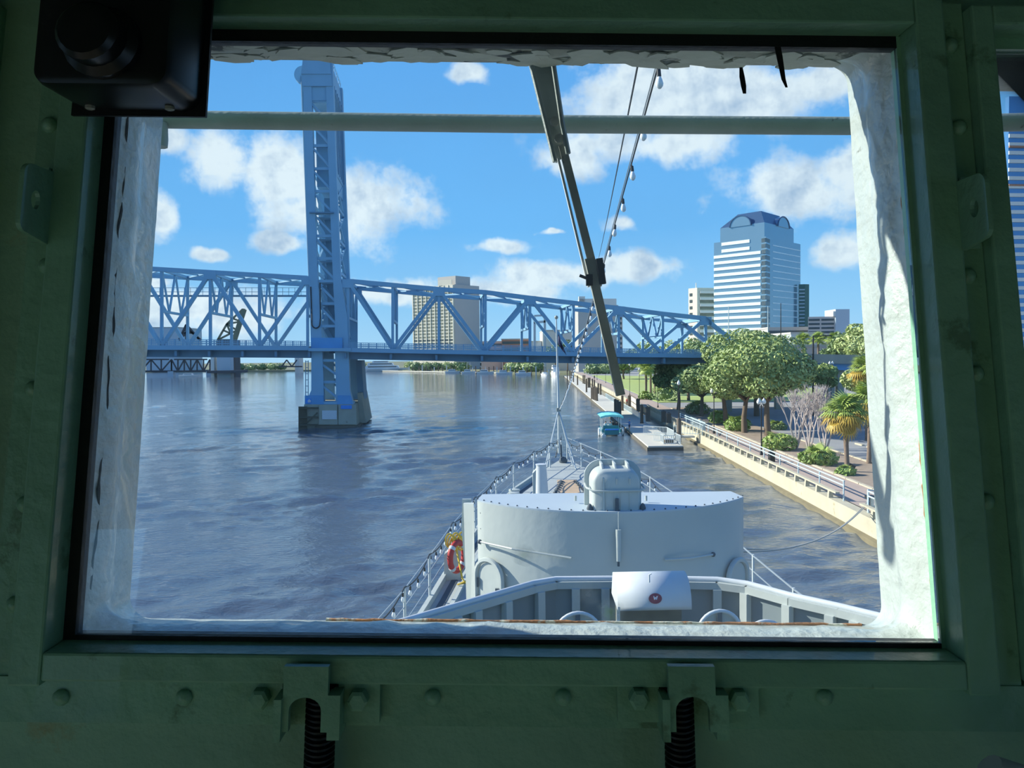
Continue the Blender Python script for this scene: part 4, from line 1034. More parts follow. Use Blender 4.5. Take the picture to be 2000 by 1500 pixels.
# mooring ropes to the bollard
pB = S(U0 + 1.3, 51.6, 1.9)
for k, (u, y) in enumerate(((3.6, 21.5), (3.5, 22.4))):
    pa = H(hb(y) - .1, y, dz(y)); tag(MB().tube(cat_pts(pa, pB + V((0, .2 * k, 0)), 1.15 + .25 * k, 24), .035, 6).build('mooring_rope', M['rope']), 'pale mooring rope sagging from the bow to the bollard, %s one' % ('upper' if k == 0 else 'lower'), 'rope')
# ================================================================== LIFT BRIDGE
BA = math.radians(5.5); BD = V((math.cos(BA), math.sin(BA), 0)); BN = V((-math.sin(BA), math.cos(BA), 0)); BWD = 13.5
BP0 = V((at(645, 700, 133).x, 133, 0))
def bp(px, py, off=0.0): return onplane(px, py, BP0 + BN * off, BN)
def interp(tab, x):
    for (a, p), (b, q) in zip(tab, tab[1:]):
        if x <= b: return p + (q - p) * (x - a) / (b - a)
    (a, p), (b, q) = tab[-2], tab[-1]; return p + (q - p) * (x - a) / (b - a)
FAS = [(60, 683), (275, 683), (600, 684), (690, 688), (960, 693), (1200, 697), (1480, 700)]     # deck fascia bottom
RAI = [(60, 660), (275, 662), (600, 667), (690, 670), (960, 674), (1200, 681), (1480, 685)]     # rail top
UND = [(60, 698), (275, 698), (600, 700), (690, 703), (960, 708), (1200, 712), (1480, 713)]     # underside
TOPL = [(60, 512), (281, 524.5), (598, 543)]
TOPR = [(680, 549), (857, 565), (948, 571), (1035, 582), (1208, 602), (1294, 613), (1378, 622)]
def mem(mb, a, b, w, h): mb.bar(a, b, w, h, BN)
def span_bridge(root, verts, uppers, lowers, topt, w_end=None):
    """verts: px of vertical posts; uppers/lowers: px of panel points"""
    px0, px1 = verts[0], verts[-1]
    for side, off, nm in ((0, 0.0, 'near'), (1, BWD, 'far')):
        D = BN * off
        mb = MB()
        for a, b in zip(verts, verts[1:]): mem(mb, bp(a, interp(topt, a)) + D, bp(b, interp(topt, b)) + D, .75, .8)
        mb.build('top_chord', M['bridge'], root)
        mb = MB()
        for a, b in zip(verts, verts[1:]): mem(mb, bp(a, interp(FAS, a) - 4) + D, bp(b, interp(FAS, b) - 4) + D, .7, .8)
        mb.build('bottom_chord', M['bridge'], root)
        for x in verts: MB().bar(bp(x, interp(topt, x)) + D, bp(x, interp(FAS, x) - 4) + D, .5, .45, BD).build('post', M['bridge'], root)
        for u in uppers:
            for l in lowers:
                if abs(u - l) < 110 and min(u, l) >= px0 - 1 and max(u, l) <= px1 + 1:
                    mem(mb2 := MB(), bp(u, interp(topt, u)) + D, bp(l, interp(FAS, l) - 6) + D, .55, .82); mb2.build('diagonal', M['bridge'], root)
            c = bp(u, interp(topt, u) + 5) + D; MB().box(c, (2.0, .9, 1.5), Matrix.Rotation(BA, 3, 'Z')).build('gusset', M['bridge'], root)
    # cross frames
    for x in verts:
        a = bp(x, interp(topt, x)); b = a + BN * BWD; lo = bp(x, interp(topt, x) + (interp(FAS, x) - interp(topt, x)) * .52); lb = lo + BN * BWD
        if x > 1300: continue
        mb = MB(); mb.bar(a, b, .5, .5); mb.build('top_strut', M['bridge'], root)
        mb = MB(); mb.bar(lo, lb, .45, .4); mb.build('sway_strut', M['bridge'], root)
        mb = MB(); k = [a, lo + (lb - lo) * .27, a + (b - a) * .5, lo + (lb - lo) * .73, b]
        for p, q in zip(k, k[1:]): mb.bar(p, q, .3, .3)
        mb.build('sway_bracing', M['bridge'], root)
    mb = MB()
    for a, b in zip(verts, verts[1:]):
        p = bp(a, interp(topt, a)); q = bp(b, interp(topt, b)); mb.bar(p, q + BN * BWD, .28, .25); mb.bar(p + BN * BWD, q, .28, .25)
    mb.build('top_laterals', M['bridge'], root)
def deck(root, px0, px1, n):
    xs = [px0 + (px1 - px0) * k / n for k in range(n + 1)]
    o0, o1 = -1.6, BWD + 1.6
    mb = MB()
    for a, b in zip(xs, xs[1:]):
        A = bp(a, interp(FAS, a) - 8, o0); Bq = bp(b, interp(FAS, b) - 8, o0)
        mb.hexa([p + BN * o + V((0, 0, z)) for p in (A, Bq) for o in (0, o1 - o0) for z in (-.35, 0)])
    mb.build('road_deck', M['asph'], root)
    for o in (o0, o1):
        mb = MB()
        for a, b in zip(xs, xs[1:]): mem(mb, bp(a, interp(FAS, a) - 4, 0) + BN * o, bp(b, interp(FAS, b) - 4, 0) + BN * o, .75, .15)
        mb.build('fascia', M['bridge'], root)
    for o in (.6, BWD * .5, BWD - .6):
        mb = MB()
        for a, b in zip(xs, xs[1:]): mem(mb, bp(a, interp(UND, a) - 8) + BN * o, bp(b, interp(UND, b) - 8) + BN * o, 1.25, .4)
        mb.build('stringer', M['bridged'], root)
    for x in xs: MB().bar(bp(x, interp(UND, x) - 8) + BN * (o0 + .3), bp(x, interp(UND, x) - 8) + BN * (o1 - .3), .4, .9).build('floor_beam', M['bridged'], root)
    # railing: rails and posts
    for o, nm in ((o0, 'near'), (o1, 'far')):
        for fr in (0.0, .33, .66):
            mb = MB()
            for a, b in zip(xs, xs[1:]):
                ya = interp(RAI, a) + (interp(FAS, a) - 8 - interp(RAI, a)) * fr; yb = interp(RAI, b) + (interp(FAS, b) - 8 - interp(RAI, b)) * fr
                mem(mb, bp(a, ya, 0) + BN * o, bp(b, yb, 0) + BN * o, .1, .12 if fr == 0 else .09)
            mb.build('railing_bar', M['bridge'], root)
        m_ = max(4, int((px1 - px0) / 15)); mb = MB()
        if o == o0:
            for k in range(m_ + 1):
                x = px0 + (px1 - px0) * k / m_; MB().bar(bp(x, interp(RAI, x)) + BN * o, bp(x, interp(FAS, x) - 6) + BN * o, .16, .14, BD).build('railing_post', M['bridge'], root)
            for k in range(int((px1 - px0) / 4)):
                x = px0 + 4 * k; mb.bar(bp(x, interp(RAI, x)) + BN * o, bp(x, interp(FAS, x) - 8) + BN * o, .07, .05, BD)
            tag(mb.build('railing_pickets', M['bridge'], root), kind='stuff')
# lift span
ls_ = thing('lift_span', 'blue steel truss lift span left of the bridge tower', 'bridge span', bp(440, 700))
span_bridge(ls_, [125, 220, 316, 411, 507, 601], [220, 411, 601], [125, 316, 507], TOPL)
deck(ls_, 90, 606, 8)
mb = MB()
mem(mb, bp(125, 578, BWD + .8), bp(606, 578, BWD + .8), .3, .8); mb.build('catwalk', M['bridged'], ls_)
for yy in (562, 570):
    mb = MB(); mem(mb, bp(125, yy, BWD + .8), bp(606, yy, BWD + .8), .08, .08); mb.build('catwalk_rail', M['bridged'], ls_)
for k in range(30):
    x = 240 + 12 * k; MB().bar(bp(x, 562, BWD + .8), bp(x, 578, BWD + .8), .07, .07, BD).build('catwalk_post', M['bridged'], ls_)
# right span
rs_ = thing('side_span', 'blue steel truss span sloping down to the right of the bridge tower', 'bridge span', bp(1030, 705))
span_bridge(rs_, [680, 767, 857, 948, 1035, 1120, 1208, 1294, 1378], [680, 857, 1035, 1208, 1378], [767, 948, 1120, 1294], TOPR)
for off in (0, BWD):
    mb = MB(); mem(mb, bp(1376, 622) + BN * off, bp(1464, 694) + BN * off, .7, .9); mb.build('end_post', M['bridge'], rs_)
MB().bar(bp(1378, 623), bp(1378, 623) + BN * BWD, .8, .6).build('portal_strut', M['bridge'], rs_)
deck(rs_, 676, 1470, 9)
# approach viaduct to the right
ap_ = thing('approach_viaduct', 'grey concrete approach viaduct with blue girder at the right bank', 'viaduct', bp(1640, 760))
mb = MB(); mem(mb, bp(1462, 697, 2), bp(1900, 708, 2), 1.7, .35); mb.build('parapet', M['concw'], ap_)
mb = MB(); mem(mb, bp(1462, 712, 2.8), bp(1900, 722, 2.8), 1.3, .5); mb.build('girder', M['bridge2'], ap_)
mb = MB(); mem(mb, bp(1462, 712, 10), bp(1900, 722, 10), 1.3, .5); mb.build('girder', M['bridge2'], ap_)
mb = MB(); mb.hexa([bp(x, 702 + (x - 1462) * .025, o) + V((0, 0, z)) for x in (1462, 1900) for o in (2, 14) for z in (-.3, 0)]); mb.build('road_deck', M['concw'], ap_)
for x in (1520, 1622, 1640, 1720):
    a = bp(x, 722, 4); MB().span((a.x - .6, a.y - .6, 1.3), (a.x + .6, a.y + .6, a.z)).build('column', M['concw'], ap_)
# end abutment columns under right span
for x in (1420,):
    for off in (1, BWD - 1):
        a = bp(x, 712, off); MB().span((a.x - .7, a.y - .7, 0), (a.x + .7, a.y + .7, a.z)).build('column', M['concw'], ap_)

# tower
tw = thing('lift_tower', 'tall blue steel lift tower rising from the bridge on a concrete pier', 'bridge tower', bp(648, 790))
LL = [(120, 592, 608), (320, 597, 613.5), (540, 604, 621), (620, 607, 627), (700, 609, 631), (762, 609, 633), (788, 597, 634)]   # y, left px, right px
RL = [(120, 636, 650), (320, 642, 657), (540, 651, 666), (620, 655, 679), (700, 655, 682), (762, 657, 684), (788, 656, 691)]
for tab, off in ((LL, 0), (RL, 0), (LL, BWD), (RL, BWD)):
    mb = MB(); D = BN * off
    for (y, a, b) in tab:
        for o in (-.6, .9): mb.v += [bp(a, y) + BN * o + D, bp(b, y) + BN * o + D]
    for i in range(len(tab) - 1):
        k = 4 * i; q = k + 4
        for a, b in ((0, 1), (1, 3), (3, 2), (2, 0)): mb.f.append((k + a, k + b, q + b, q + a))
    mb.f += [(0, 1, 3, 2), (4 * (len(tab) - 1), 4 * (len(tab) - 1) + 1, 4 * (len(tab) - 1) + 3, 4 * (len(tab) - 1) + 2)]
    mb.build('leg', M['bridge'], tw)
def lx(y): return interp([(t[0], t[2] - 3) for t in LL], y), interp([(t[0], t[1] + 3) for t in RL], y)
ys = [198, 241, 285, 330, 374, 417, 461, 505, 549, 593, 637]
for off in (0, BWD):
    D = BN * off
    for y in ys + [704, 746]:
        a, b = lx(y); mem(mb := MB(), bp(a, y) + D, bp(b, y) + D, .45, .55); mb.build('strut', M['bridge'], tw)
    for y0, y1 in list(zip(ys, ys[1:])) + [(708, 736), (750, 780)]:
        a, _ = lx(y0); _, b = lx(y1); mem(mb := MB(), bp(a, y0 + 3) + D, bp(b, y1 - 3) + D, .35, .55); mb.build('brace', M['bridge'], tw)
# cross faces (between near and far legs): struts and X braces
for tab, ii in ((LL, 1), (RL, 2)):
    for y0, y1 in [(y, y + 66) for y in range(330, 640, 66)]:
        x0 = interp([(t[0], (t[1] + t[2]) / 2) for t in tab], y0); x1 = interp([(t[0], (t[1] + t[2]) / 2) for t in tab], y1)
        a = bp(x0, y0); b = bp(x1, y1)
        MB().bar(a, b + BN * BWD, .35, .35).build('side_brace', M['bridge'], tw); MB().bar(a + BN * BWD, b, .35, .35).build('side_brace', M['bridge'], tw)
        MB().bar(a, a + BN * BWD, .4, .5).build('side_strut', M['bridge'], tw)
# head house and counterweight
def slabq(mb, x0, x1, x2, x3, y0, y1, o0, o1):
    mb.hexa([bp(x, y) + BN * o for (x, y) in ((x0, y1), (x2, y0)) for o in (o0, o1) for x, y in (((x, y)),)]) if False else None
    P_ = [bp(x0, y0), bp(x1, y0), bp(x2, y1), bp(x3, y1)]
    mb.add([p + BN * o0 for p in P_] + [p + BN * o1 for p in P_], [(0, 1, 2, 3), (7, 6, 5, 4), (0, 4, 5, 1), (1, 5, 6, 2), (2, 6, 7, 3), (3, 7, 4, 0)]); return mb
slabq(MB(), 593, 645, 648, 590, 119, 148, -.9, BWD + .9).build('machinery_house', M['bridge'], tw)
slabq(MB(), 590, 648, 650, 592, 148, 171, -.75, BWD + .75).build('head_girder', M['bridge'], tw)
slabq(MB(), 606, 638, 638, 607, 171, 198, -.4, .2).build('gusset_panel', M['bridge'], tw)
slabq(MB(), 614, 648, 652, 617, 216, 362, 1.2, BWD - .6).build('counterweight', M['bridge'], tw)
for y0, y1, xx in ((122, 160, 586),):
    c = bp(590, 141); 
    for off in (1.5, BWD - 1.5):
        MB().lathe([(1.55, -.35), (1.55, .35)], 20, c + BN * off, Matrix((BD, V((0, 0, 1)), BN)).transposed()).build('sheave', M['bridge'], tw)
for off in (.8, 1.4, 2.0, BWD - 1.6):
    mb = MB(); mb.tube([bp(586.5, 145) + BN * off, bp(601.5, 540) + BN * off], .09, 5); mb.build('lift_cable', M['bridged'], tw)
for k in range(6):
    x = 651 + .6 * k; mb = MB(); mb.tube([bp(650, 160) + BN * (2 + 2 * k), bp(655.5, 330) + BN * (2 + 2 * k)], .08, 5); mb.build('counterweight_cable', M['bridged'], tw)
for o in (-.8, BWD + .8):
    for z in (.6, 1.15): MB().tube([bp(593, 119) + BN * o + V((0, 0, z)), bp(645, 119) + BN * o + V((0, 0, z))], .05, 5).build('roof_rail', M['bridge'], tw)
for z in (.6, 1.15): MB().tube([bp(645, 119) + BN * -.8 + V((0, 0, z)), bp(645, 119) + BN * (BWD + .8) + V((0, 0, z))], .05, 5).build('roof_rail', M['bridge'], tw)
for k in range(7): MB().cyl(bp(593 + 8.6 * k, 119) + BN * -.8, bp(593 + 8.6 * k, 119) + BN * -.8 + V((0, 0, 1.15)), .05, n=5).build('roof_rail_post', M['bridge'], tw)
for k in range(6): MB().cyl(bp(645, 119) + BN * (-.8 + 3 * k), bp(645, 119) + BN * (-.8 + 3 * k) + V((0, 0, 1.15)), .05, n=5).build('roof_rail_post', M['bridge'], tw)
# elevator shaft, stair and ladder inside
MB().bar(bp(629, 372) + BN * 7, bp(640, 690) + BN * 7, 1.2, 1.2, BD).build('elevator_shaft', M['bridged'], tw)
for dx in (0, 3):
    MB().tube([bp(642 + dx, 372) + BN * 9, bp(652 + dx, 660) + BN * 9], .08, 5).build('ladder_rail', M['bridged'], tw)
for k in range(26):
    y = 378 + 11 * k; x = 642 + 10 * (y - 372) / 288.; MB().bar(bp(x - 3, y) + BN * 9, bp(x + 4, y) + BN * 9, .12, .1).build('ladder_rung', M['bridged'], tw)
for k in range(6):
    y = 417 + 44 * k; a, b = lx(y); MB().hexa([bp(x, y) + BN * o + V((0, 0, z)) for x in (a, b - 6) for o in (4, 9) for z in (0, .12)]).build('landing', M['bridged'], tw)
    MB().bar(bp(a + 2, y + 3) + BN * 6, bp(b - 10, y + 41) + BN * 6, .8, .15, BN).build('stair_flight', M['bridged'], tw)
MB().hexa([bp(x, y) + BN * o for x, y in ((603, 419),) for o in (-1, -1)] * 0 or [bp(x, 417) + BN * o + V((0, 0, z)) for x in (606, 653) for o in (-1.0, .5) for z in (-.1, .1)]).build('platform', M['bridged'], tw)
# cable loop hanging in front of left leg
lp = [bp(607, 560, -.7), bp(609, 620, -.7)] + [bp(617 - 8 * math.cos(a), 632 + 9 * math.sin(a), -.75) for a in [PI * k / 8 for k in range(9)]] + [bp(626, 620, -.7), bp(625, 552, -.7)]
MB().tube(lp, .11, 5).build('cable_loop', M['cable'], tw, smooth=60)
# fresh blue plates at road level and base
slabq(MB(), 609, 670, 670, 609, 660, 681, -.95, -.7).build('touch_up_plate', M['bridge2'], tw, label='brighter blue painted panel at road level')
slabq(MB(), 606, 688, 688, 606, 680, 686, -1.9, BWD + 1.6).build('road_bracket', M['bridge'], tw)
slabq(MB(), 597, 633, 634, 597, 772, 789, -.95, -.62).build('touch_up_plate', M['bridge2'], tw); slabq(MB(), 661, 686, 690, 660, 772, 789, -.95, -.62).build('touch_up_plate', M['bridge2'], tw)
slabq(MB(), 597, 691, 691, 597, 784, 789, -.8, 2.2).build('base_beam', M['bridge'], tw)
# pier
pr = thing('bridge_pier', 'weathered concrete pier with timber fender under the lift tower', 'pier', bp(650, 832))
yb = 836
slabq(MB(), 597, 694, 699, 598, 789, yb, -1.6, BWD + 2).build('pier_body', M['concw'], pr)
for x0, x1 in ((627, 662), (664, 698)): slabq(MB(), x0, x1, x1 + 1, x0, 789, yb - 9, -2.2, -1.55).build('pier_facing', M['concw'], pr)
slabq(MB(), 620, 702, 702, 618, yb - 7, yb + 4, -2.3, BWD + 2.3).build('waterline_band', M['docks'], pr)
slabq(MB(), 633, 661, 661, 633, 800, 817, -2.35, -2.2).build('notice_board', M['sign'], pr, label='blank white notice board')
slabq(MB(), 669, 690, 690, 669, 790, 797, -2.35, -2.2).build('blue_board', M['signb'], pr); slabq(MB(), 599, 609, 609, 599, 778, 787, -1.1, -.96).build('blue_board', M['signb'], pr)
mb = MB()
ar = [(603, 782), (600.5, 784), (603, 780.2), (606.5, 784), (604, 782)]
for a, b in (((601, 784), (604, 780.5)), ((604, 780.5), (607, 784)), ((602, 786), (604, 783.3)), ((604, 783.3), (606, 786))): mb.bar(bp(a[0], a[1], -1.12), bp(b[0], b[1], -1.12), .16, .04, BN)
mb.build('arrow_mark', M['sign'], pr)
for k in range(5):
    x = 585 + 3.2 * k; MB().bar(bp(x, 794, -2.5 + k * .1), bp(x, yb + 4, -2.5 + k * .1), .35, .3, BD).build('fender_timber', M['timber'], pr)
for y in (797, 815, 830): mem(mb := MB(), bp(584, y, -2.7), bp(622, y, -2.2), .3, .35); mb.build('fender_wale', M['timber'], pr)
mem(mb := MB(), bp(600, 826, -2.4), bp(620, 806, -2.3), .25, .3); mb.build('fender_wale', M['timber'], pr)
for y in range(706, 782, 12): mem(mb := MB(), bp(597, y, .2), bp(602, y, .2), .1, .1); mb.build('access_ladder_rung', M['bridged'], pr)
for x in (597, 602): mem(mb := MB(), bp(x, 704, .2), bp(x, 790, .2), .12, .12); mb.build('access_ladder_rail', M['bridged'], pr)
slabq(MB(), 684, 698, 699, 684, 704, 772, BWD - 3, BWD).build('far_leg_shadow_wall', M['bridged'], pr) if False else None
slabq(MB(), 686, 697, 703, 690, 704, 789, 8, BWD + 1).build('rear_column', M['bridged'], tw)
slabq(MB(), 693, 700, 711, 698, 770, yb - 6, 4, BWD + 3).build('pier_nose', M['concw'], pr)

# ================================================================== FAR BRIDGES AND BOATS
def zone(px, py, Y): return at(px, py, Y)
Yf = 560
t = thing('rail_bridge', 'dark steel railway truss bridge seen under the blue span at the left', 'bridge', at(340, 727, Yf))
for pxa, pxb in ((215, 335), (335, 410)):
    n = 6; xs = [pxa + (pxb - pxa) * k / n for k in range(n + 1)]
    mb = MB(); mb.bar(at(pxa, 725, Yf), at(pxb, 725, Yf), 2, 1.2); mb.build('bottom_chord', M['darkst'], t)
    mb = MB(); mb.bar(at(pxa + 6, 702, Yf), at(pxb - 6, 702, Yf), 2, 1.0); mb.build('top_chord', M['darkst'], t)
    for i, x in enumerate(xs):
        MB().bar(at(x, 702, Yf), at(x, 725, Yf), .8, .8, (1, 0, 0)).build('post', M['darkst'], t)
        if i < n: MB().bar(at(x, 725 if i % 2 else 702, Yf), at(xs[i + 1], 702 if i % 2 else 725, Yf), .8, .9, (0, 1, 0)).build('diagonal', M['darkst'], t)
for x in (335, 410, 222): a = at(x, 725, Yf); MB().span((a.x - 2, Yf - 2, -1), (a.x + 2, Yf + 2, a.z)).build('pier', M['hazeb'], t)
xs = [550, 560, 570, 580]
for i in range(3): MB().bar(at(xs[i], 716 if i % 2 == 0 else 703, Yf + 30), at(xs[i + 1], 703 if i % 2 == 0 else 716, Yf + 30), .8, .9, (0, 1, 0)).build('diagonal', M['darkst'], t)
MB().bar(at(545, 716, Yf + 30), at(590, 716, Yf + 30), 2, 1).build('bottom_chord', M['darkst'], t)
t = thing('bascule_leaf', 'raised lattice bascule span standing beyond the lift bridge', 'bridge', at(450, 700, 540))
fc = [((425, 664), (443, 633)), ((443, 633), (474, 604)), ((474, 604), (479, 605)), ((479, 605), (456, 664)), ((425, 664), (456, 664)), ((443, 633), (463, 645)), ((463, 645), (425, 664)), ((474, 604), (463, 645)), ((443, 633), (456, 664)), ((436, 645), (452, 652)), ((455, 622), (470, 628)), ((470, 628), (443, 633))]
for a, b in fc: MB().bar(at(a[0], a[1], 540), at(b[0], b[1], 540), 1.2, 1.0, (0, 1, 0)).build('member', M['olivest'], t)
MB().span(at(422, 665, 536), V((at(460, 720, 536).x, 546, -1))).build('pier', M['darkst'], t)
MB().bar(at(458, 664, 538), at(477, 604, 538), 3, 2.2, (0, 1, 0)).build('deck_leaf', M['olivest'], t)
for a, b in (((350, 664), (364, 634)), ((364, 634), (390, 664)), ((364, 634), (364, 664)), ((357, 650), (378, 650)), ((350, 664), (364, 650)), ((364, 640), (392, 664))): MB().bar(at(a[0], a[1], 560), at(b[0], b[1], 560), 1.4, 1.2, (0, 1, 0)).build('counterweight_frame', M['darkst'], t)
t = thing('far_bridge_pier', 'pale concrete pier of a distant bridge under the blue span', 'pier', at(433, 727, 520))
for x0, x1, mt in ((412, 424, 'whiteb'), (424, 456, 'hazeb')): MB().span(V((at(x0, 728, 520).x, 520, -1)), V((at(x1, 698, 526).x, 526, at(x1, 690, 526).z))).build('shaft', M[mt], t)
MB().span(at(404, 729, 514), V((at(476, 722, 520).x, 528, at(476, 723, 520).z))).build('fender', M['darkst'], t)
tag(MB().span(V((at(576, 719, 600).x, 600, -1)), V((at(588, 700, 606).x, 612, at(588, 698, 606).z))).build('small_bridge_pier', M['whiteb']), 'thin pale bridge pier just left of the tower base', 'pier')
def boat(name, label, px, py, Yb, L, Wd, Hh, cab, mast=False, cat='boat'):
    c = at(px, py, Yb); c.z = 0
    t = thing(name, label, cat, c)
    mb = MB(); st = [(-.5, .8, .75), (-.2, 1, .75), (.2, .95, .8), (.42, .5, .95), (.5, .03, 1.05)]
    for sx, w_, z in st: mb.v += [c + V((sx * L, -w_ * Wd / 2, Hh * z)), c + V((sx * L, w_ * Wd / 2, Hh * z)), c + V((sx * L * .92, w_ * Wd * .35, -.2)), c + V((sx * L * .92, -w_ * Wd * .35, -.2))]
    for i in range(4):
        for j in range(4): mb.f.append((4 * i + j, 4 * i + 4 + j, 4 * i + 4 + (j + 1) % 4, 4 * i + (j + 1) % 4))
    mb.f += [(0, 1, 2, 3), (16, 17, 18, 19)]
    mb.build('hull', M['boatw'], t)
    z = Hh * .75
    for (a, b, h) in cab:
        mb = MB(); mb.hexa([c + V((x * L + (-.03 * L * k if x > 0 else .02 * L * k), y * Wd * (.4 - .04 * k), z + h * k)) for x in (a, b) for y in (-1, 1) for k in (0, 1)]); cb = mb.build('cabin', M['boatw'], t)
        mb = MB(); mb.span(c + V((a * L * .86, -Wd * .39, z + h * .45)), c + V((b * L * .80, Wd * .39, z + h * .75))); mb.build('cabin_window', M['win'], cb)
        z += h
    if mast:
        for mx_ in (-.1, .12): MB().cyl(c + V((mx_ * L, 0, Hh)), c + V((mx_ * L, 0, Hh + mast)), .09, n=6).build('mast', M['railw'], t)
    return t
boat('motor_yacht', 'large white motor yacht moored at the far bank right of the tower', 755, 722, 660, 40, 8, 3.2, [(-.45, .28, 2.6), (-.4, .16, 2.4), (-.3, .05, 1.6)])
boat('harbour_boat', 'long low white boat at the far bank below the beige tower block', 845, 722, 640, 22, 5, 2.2, [(-.3, .1, 1.8)])
b1 = boat('sailboat', 'white sailboat with bare masts moored by the far floating dock', 1064, 733, 455, 9, 3.2, 1.6, [(-.2, .15, .9)], 7.0); b1.rotation_euler = (0, 0, -1.3)
b1.location = at(1064, 733, 455); b1.location.z = 0
b2 = boat('cabin_boat', 'white cabin cruiser seen end-on behind the jackstaff', 1085, 738, 425, 10, 4.4, 3.2, [(-.3, .2, 2.6), (-.2, .08, 1.6)]); b2.rotation_euler = (0, 0, -1.4)
boat('speed_boat', 'small dark-hulled boat below the distant rail bridge', 372, 726, 540, 16, 4, 1.6, [(-.3, .1, 1.2)])
for i, (px, py, L_, lb) in enumerate(((700, 720, 14, 'small white boat nearest the tower at the far bank'), (885, 722, 12, 'small white boat moored left in the far marina'), (915, 723, 10, 'small white boat moored second from the left in the far marina'), (948, 724, 12, 'small white boat moored in the middle of the far marina'), (985, 727, 11, 'small white boat moored right of the middle of the far marina'), (1022, 729, 10, 'small white boat moored at the right end of the far marina'))):
    boat('marina_boat', lb, px, py, (585 if px > 850 else 640) - max(0, px - 840) * .6, L_, 3.4, 1.8, [(-.3, .15, 1.5)], 0 if i % 2 else 6.0)
# hazy domes / low buildings along the far bank
def bld(name, label, px0, px1, pyt, pyb, Y, depth, mat, cat='building', win=0, wm='win', rows=0):
    a = at(px0, pyb, Y); b = at(px1, pyt, Y)
    t = thing(name, label, cat, V(((a.x + b.x) / 2, Y + depth / 2, 1)))
    MB().span((a.x, Y, 0.9), (b.x, Y + depth, b.z)).build('wall', M[mat], t)
    MB().span((a.x - .3, Y - .3, b.z), (b.x + .3, Y + depth, b.z + .8)).build('roof', M['greyb'], t)
    for r in range(rows):
        z = a.z + (b.z - a.z) * (r + .35) / rows; 
        MB().span((a.x + .5, Y - .12, z), (b.x - .5, Y, z + (b.z - a.z) / rows * .4)).build('window_band', M[wm], t)
    return t
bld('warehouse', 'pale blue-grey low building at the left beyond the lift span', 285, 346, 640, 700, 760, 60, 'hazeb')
bld('shed', 'long low brick building seen through the truss', 980, 1036, 663, 690, 560, 40, 'brickb', rows=2)
bld('shed', 'low grey flat-roofed building left of the brick one', 940, 985, 668, 692, 600, 30, 'greyb', rows=2)
bld('shed', 'pale waterfront pavilion on the far bank between tower and beige block', 880, 960, 705, 720, 700, 10, 'whiteb', rows=1)
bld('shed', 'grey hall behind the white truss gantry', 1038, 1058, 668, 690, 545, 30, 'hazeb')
bld('theatre', 'cream lit hall with plain walls seen through the truss', 1060, 1128, 646, 690, 540, 50, 'whiteb')
# far marina finger posts
for k in range(34):
    x = 800 + 8.2 * k + rnd.uniform(-2, 2); Yk = 625 - (x - 800) * .6; p = at(x, 724, Yk); h = rnd.uniform(3.5, 5.5)
    tag(MB().span((p.x - .35, Yk - .35, 0), (p.x + .35, Yk + .35, h)).build('marina_pile', M['pile'] if k % 3 else M['railw']), 'mooring pile in the row along the far marina shore', 'pile', 'mooring piles of the far marina')
tag(MB().prism([V((-115, 660, .2)), V((-10, 520, .2)), V((-6, 524, .2)), V((-111, 664, .2))], (0, 0, .6)).build('far_pontoon', M['dock']), 'long pale floating pontoon along the far marina shore', 'pontoon')
# ================================================================== CITY BUILDINGS
def vpt(px, P, d):   # point on vertical line of pixel column, on horizontal line P + t*d
    r = ray(px, 700); k = r.x / r.y; t_ = (k * P.y - P.x) / (d.x - k * d.y); return P + d * t_
def corner_tower(name, label, cpx, lpx, rpx, Y, ytop, mats, cat='building', lang=(-1, 1), rang=(1, 1)):
    C = at(cpx, 700, Y); C.z = 0; l = vpt(lpx, C, V((lang[0], lang[1], 0)).normalized()); r = vpt(rpx, C, V((rang[0], rang[1], 0)).normalized())
    l.z = r.z = 0; zt = at(cpx, ytop, Y).z; bk = l + r - C
    t = thing(name, label, cat, V(((l.x + r.x) / 2, (C.y + bk.y) / 2, 0)))
    MB().prism([V((p.x, p.y, -.5)) for p in (C, r, bk, l)], (0, 0, zt + .5)).build('body', mats[0], t)
    return t, C, l, r, bk, zt
def face_strip(mb, A, Bq, z0, z1, out, k0=0.0, k1=1.0, th=.25):
    a = A + (Bq - A) * k0; b = A + (Bq - A) * k1; mb.hexa([V((p.x, p.y, z)) + out * o for p in (a, b) for o in (0, th) for z in (z0, z1)]); return mb
# beige slab block
t, C, l, r, bk, zt = corner_tower('office_block', 'beige high-rise office block with gridded windows behind the truss', 887, 807, 937, 640, 556, (M['beige'],), lang=(-1, .75), rang=(1, 1.1))
dl = (l - C).normalized(); ol = V((-abs(dl.y), -abs(dl.x), 0)).normalized(); dr = (r - C).normalized(); orr = V((dr.y, -dr.x, 0))
for k in range(20):
    z0 = 14 + (zt - 16) * k / 20; face_strip(MB(), C, l, z0, z0 + (zt - 16) / 20 * .55, ol, .02, .985, .15).build('window_band', M['win'] if k < 5 else M['win2'], t)
for k in range(10): face_strip(MB(), C, l, 13, zt, ol, k / 9.3, k / 9.3 + .014, .5).build('mullion', M['mull'], t)
MB().prism([V((p.x, p.y, .5)) + orr * .05 for p in (C + dr * 1, r)] + [V((r.x, r.y, .5)) + orr * .4, V((C.x, C.y, .5)) + dr * 1 + orr * .4], (0, 0, zt)).build('side_wall_shade', M['greyb'], t)  # grey over the beige body: the shade on this face put into its colour
zp = at(900, 540, 650).z
a = C + dl * 1 + dr * 4; MB().prism([V((p.x, p.y, zt)) for p in (a, a + dr * 17, a + dr * 17 + dl * 20, a + dl * 20)], (0, 0, zp - zt)).build('penthouse', M['greyb'], t)
a = C + dl * 2 + dr * 1; face_strip(MB(), a, C + dl * 16, zt, at(860, 548, 650).z, ol, 0, 1, .5).build('parapet', M['beige'], t)
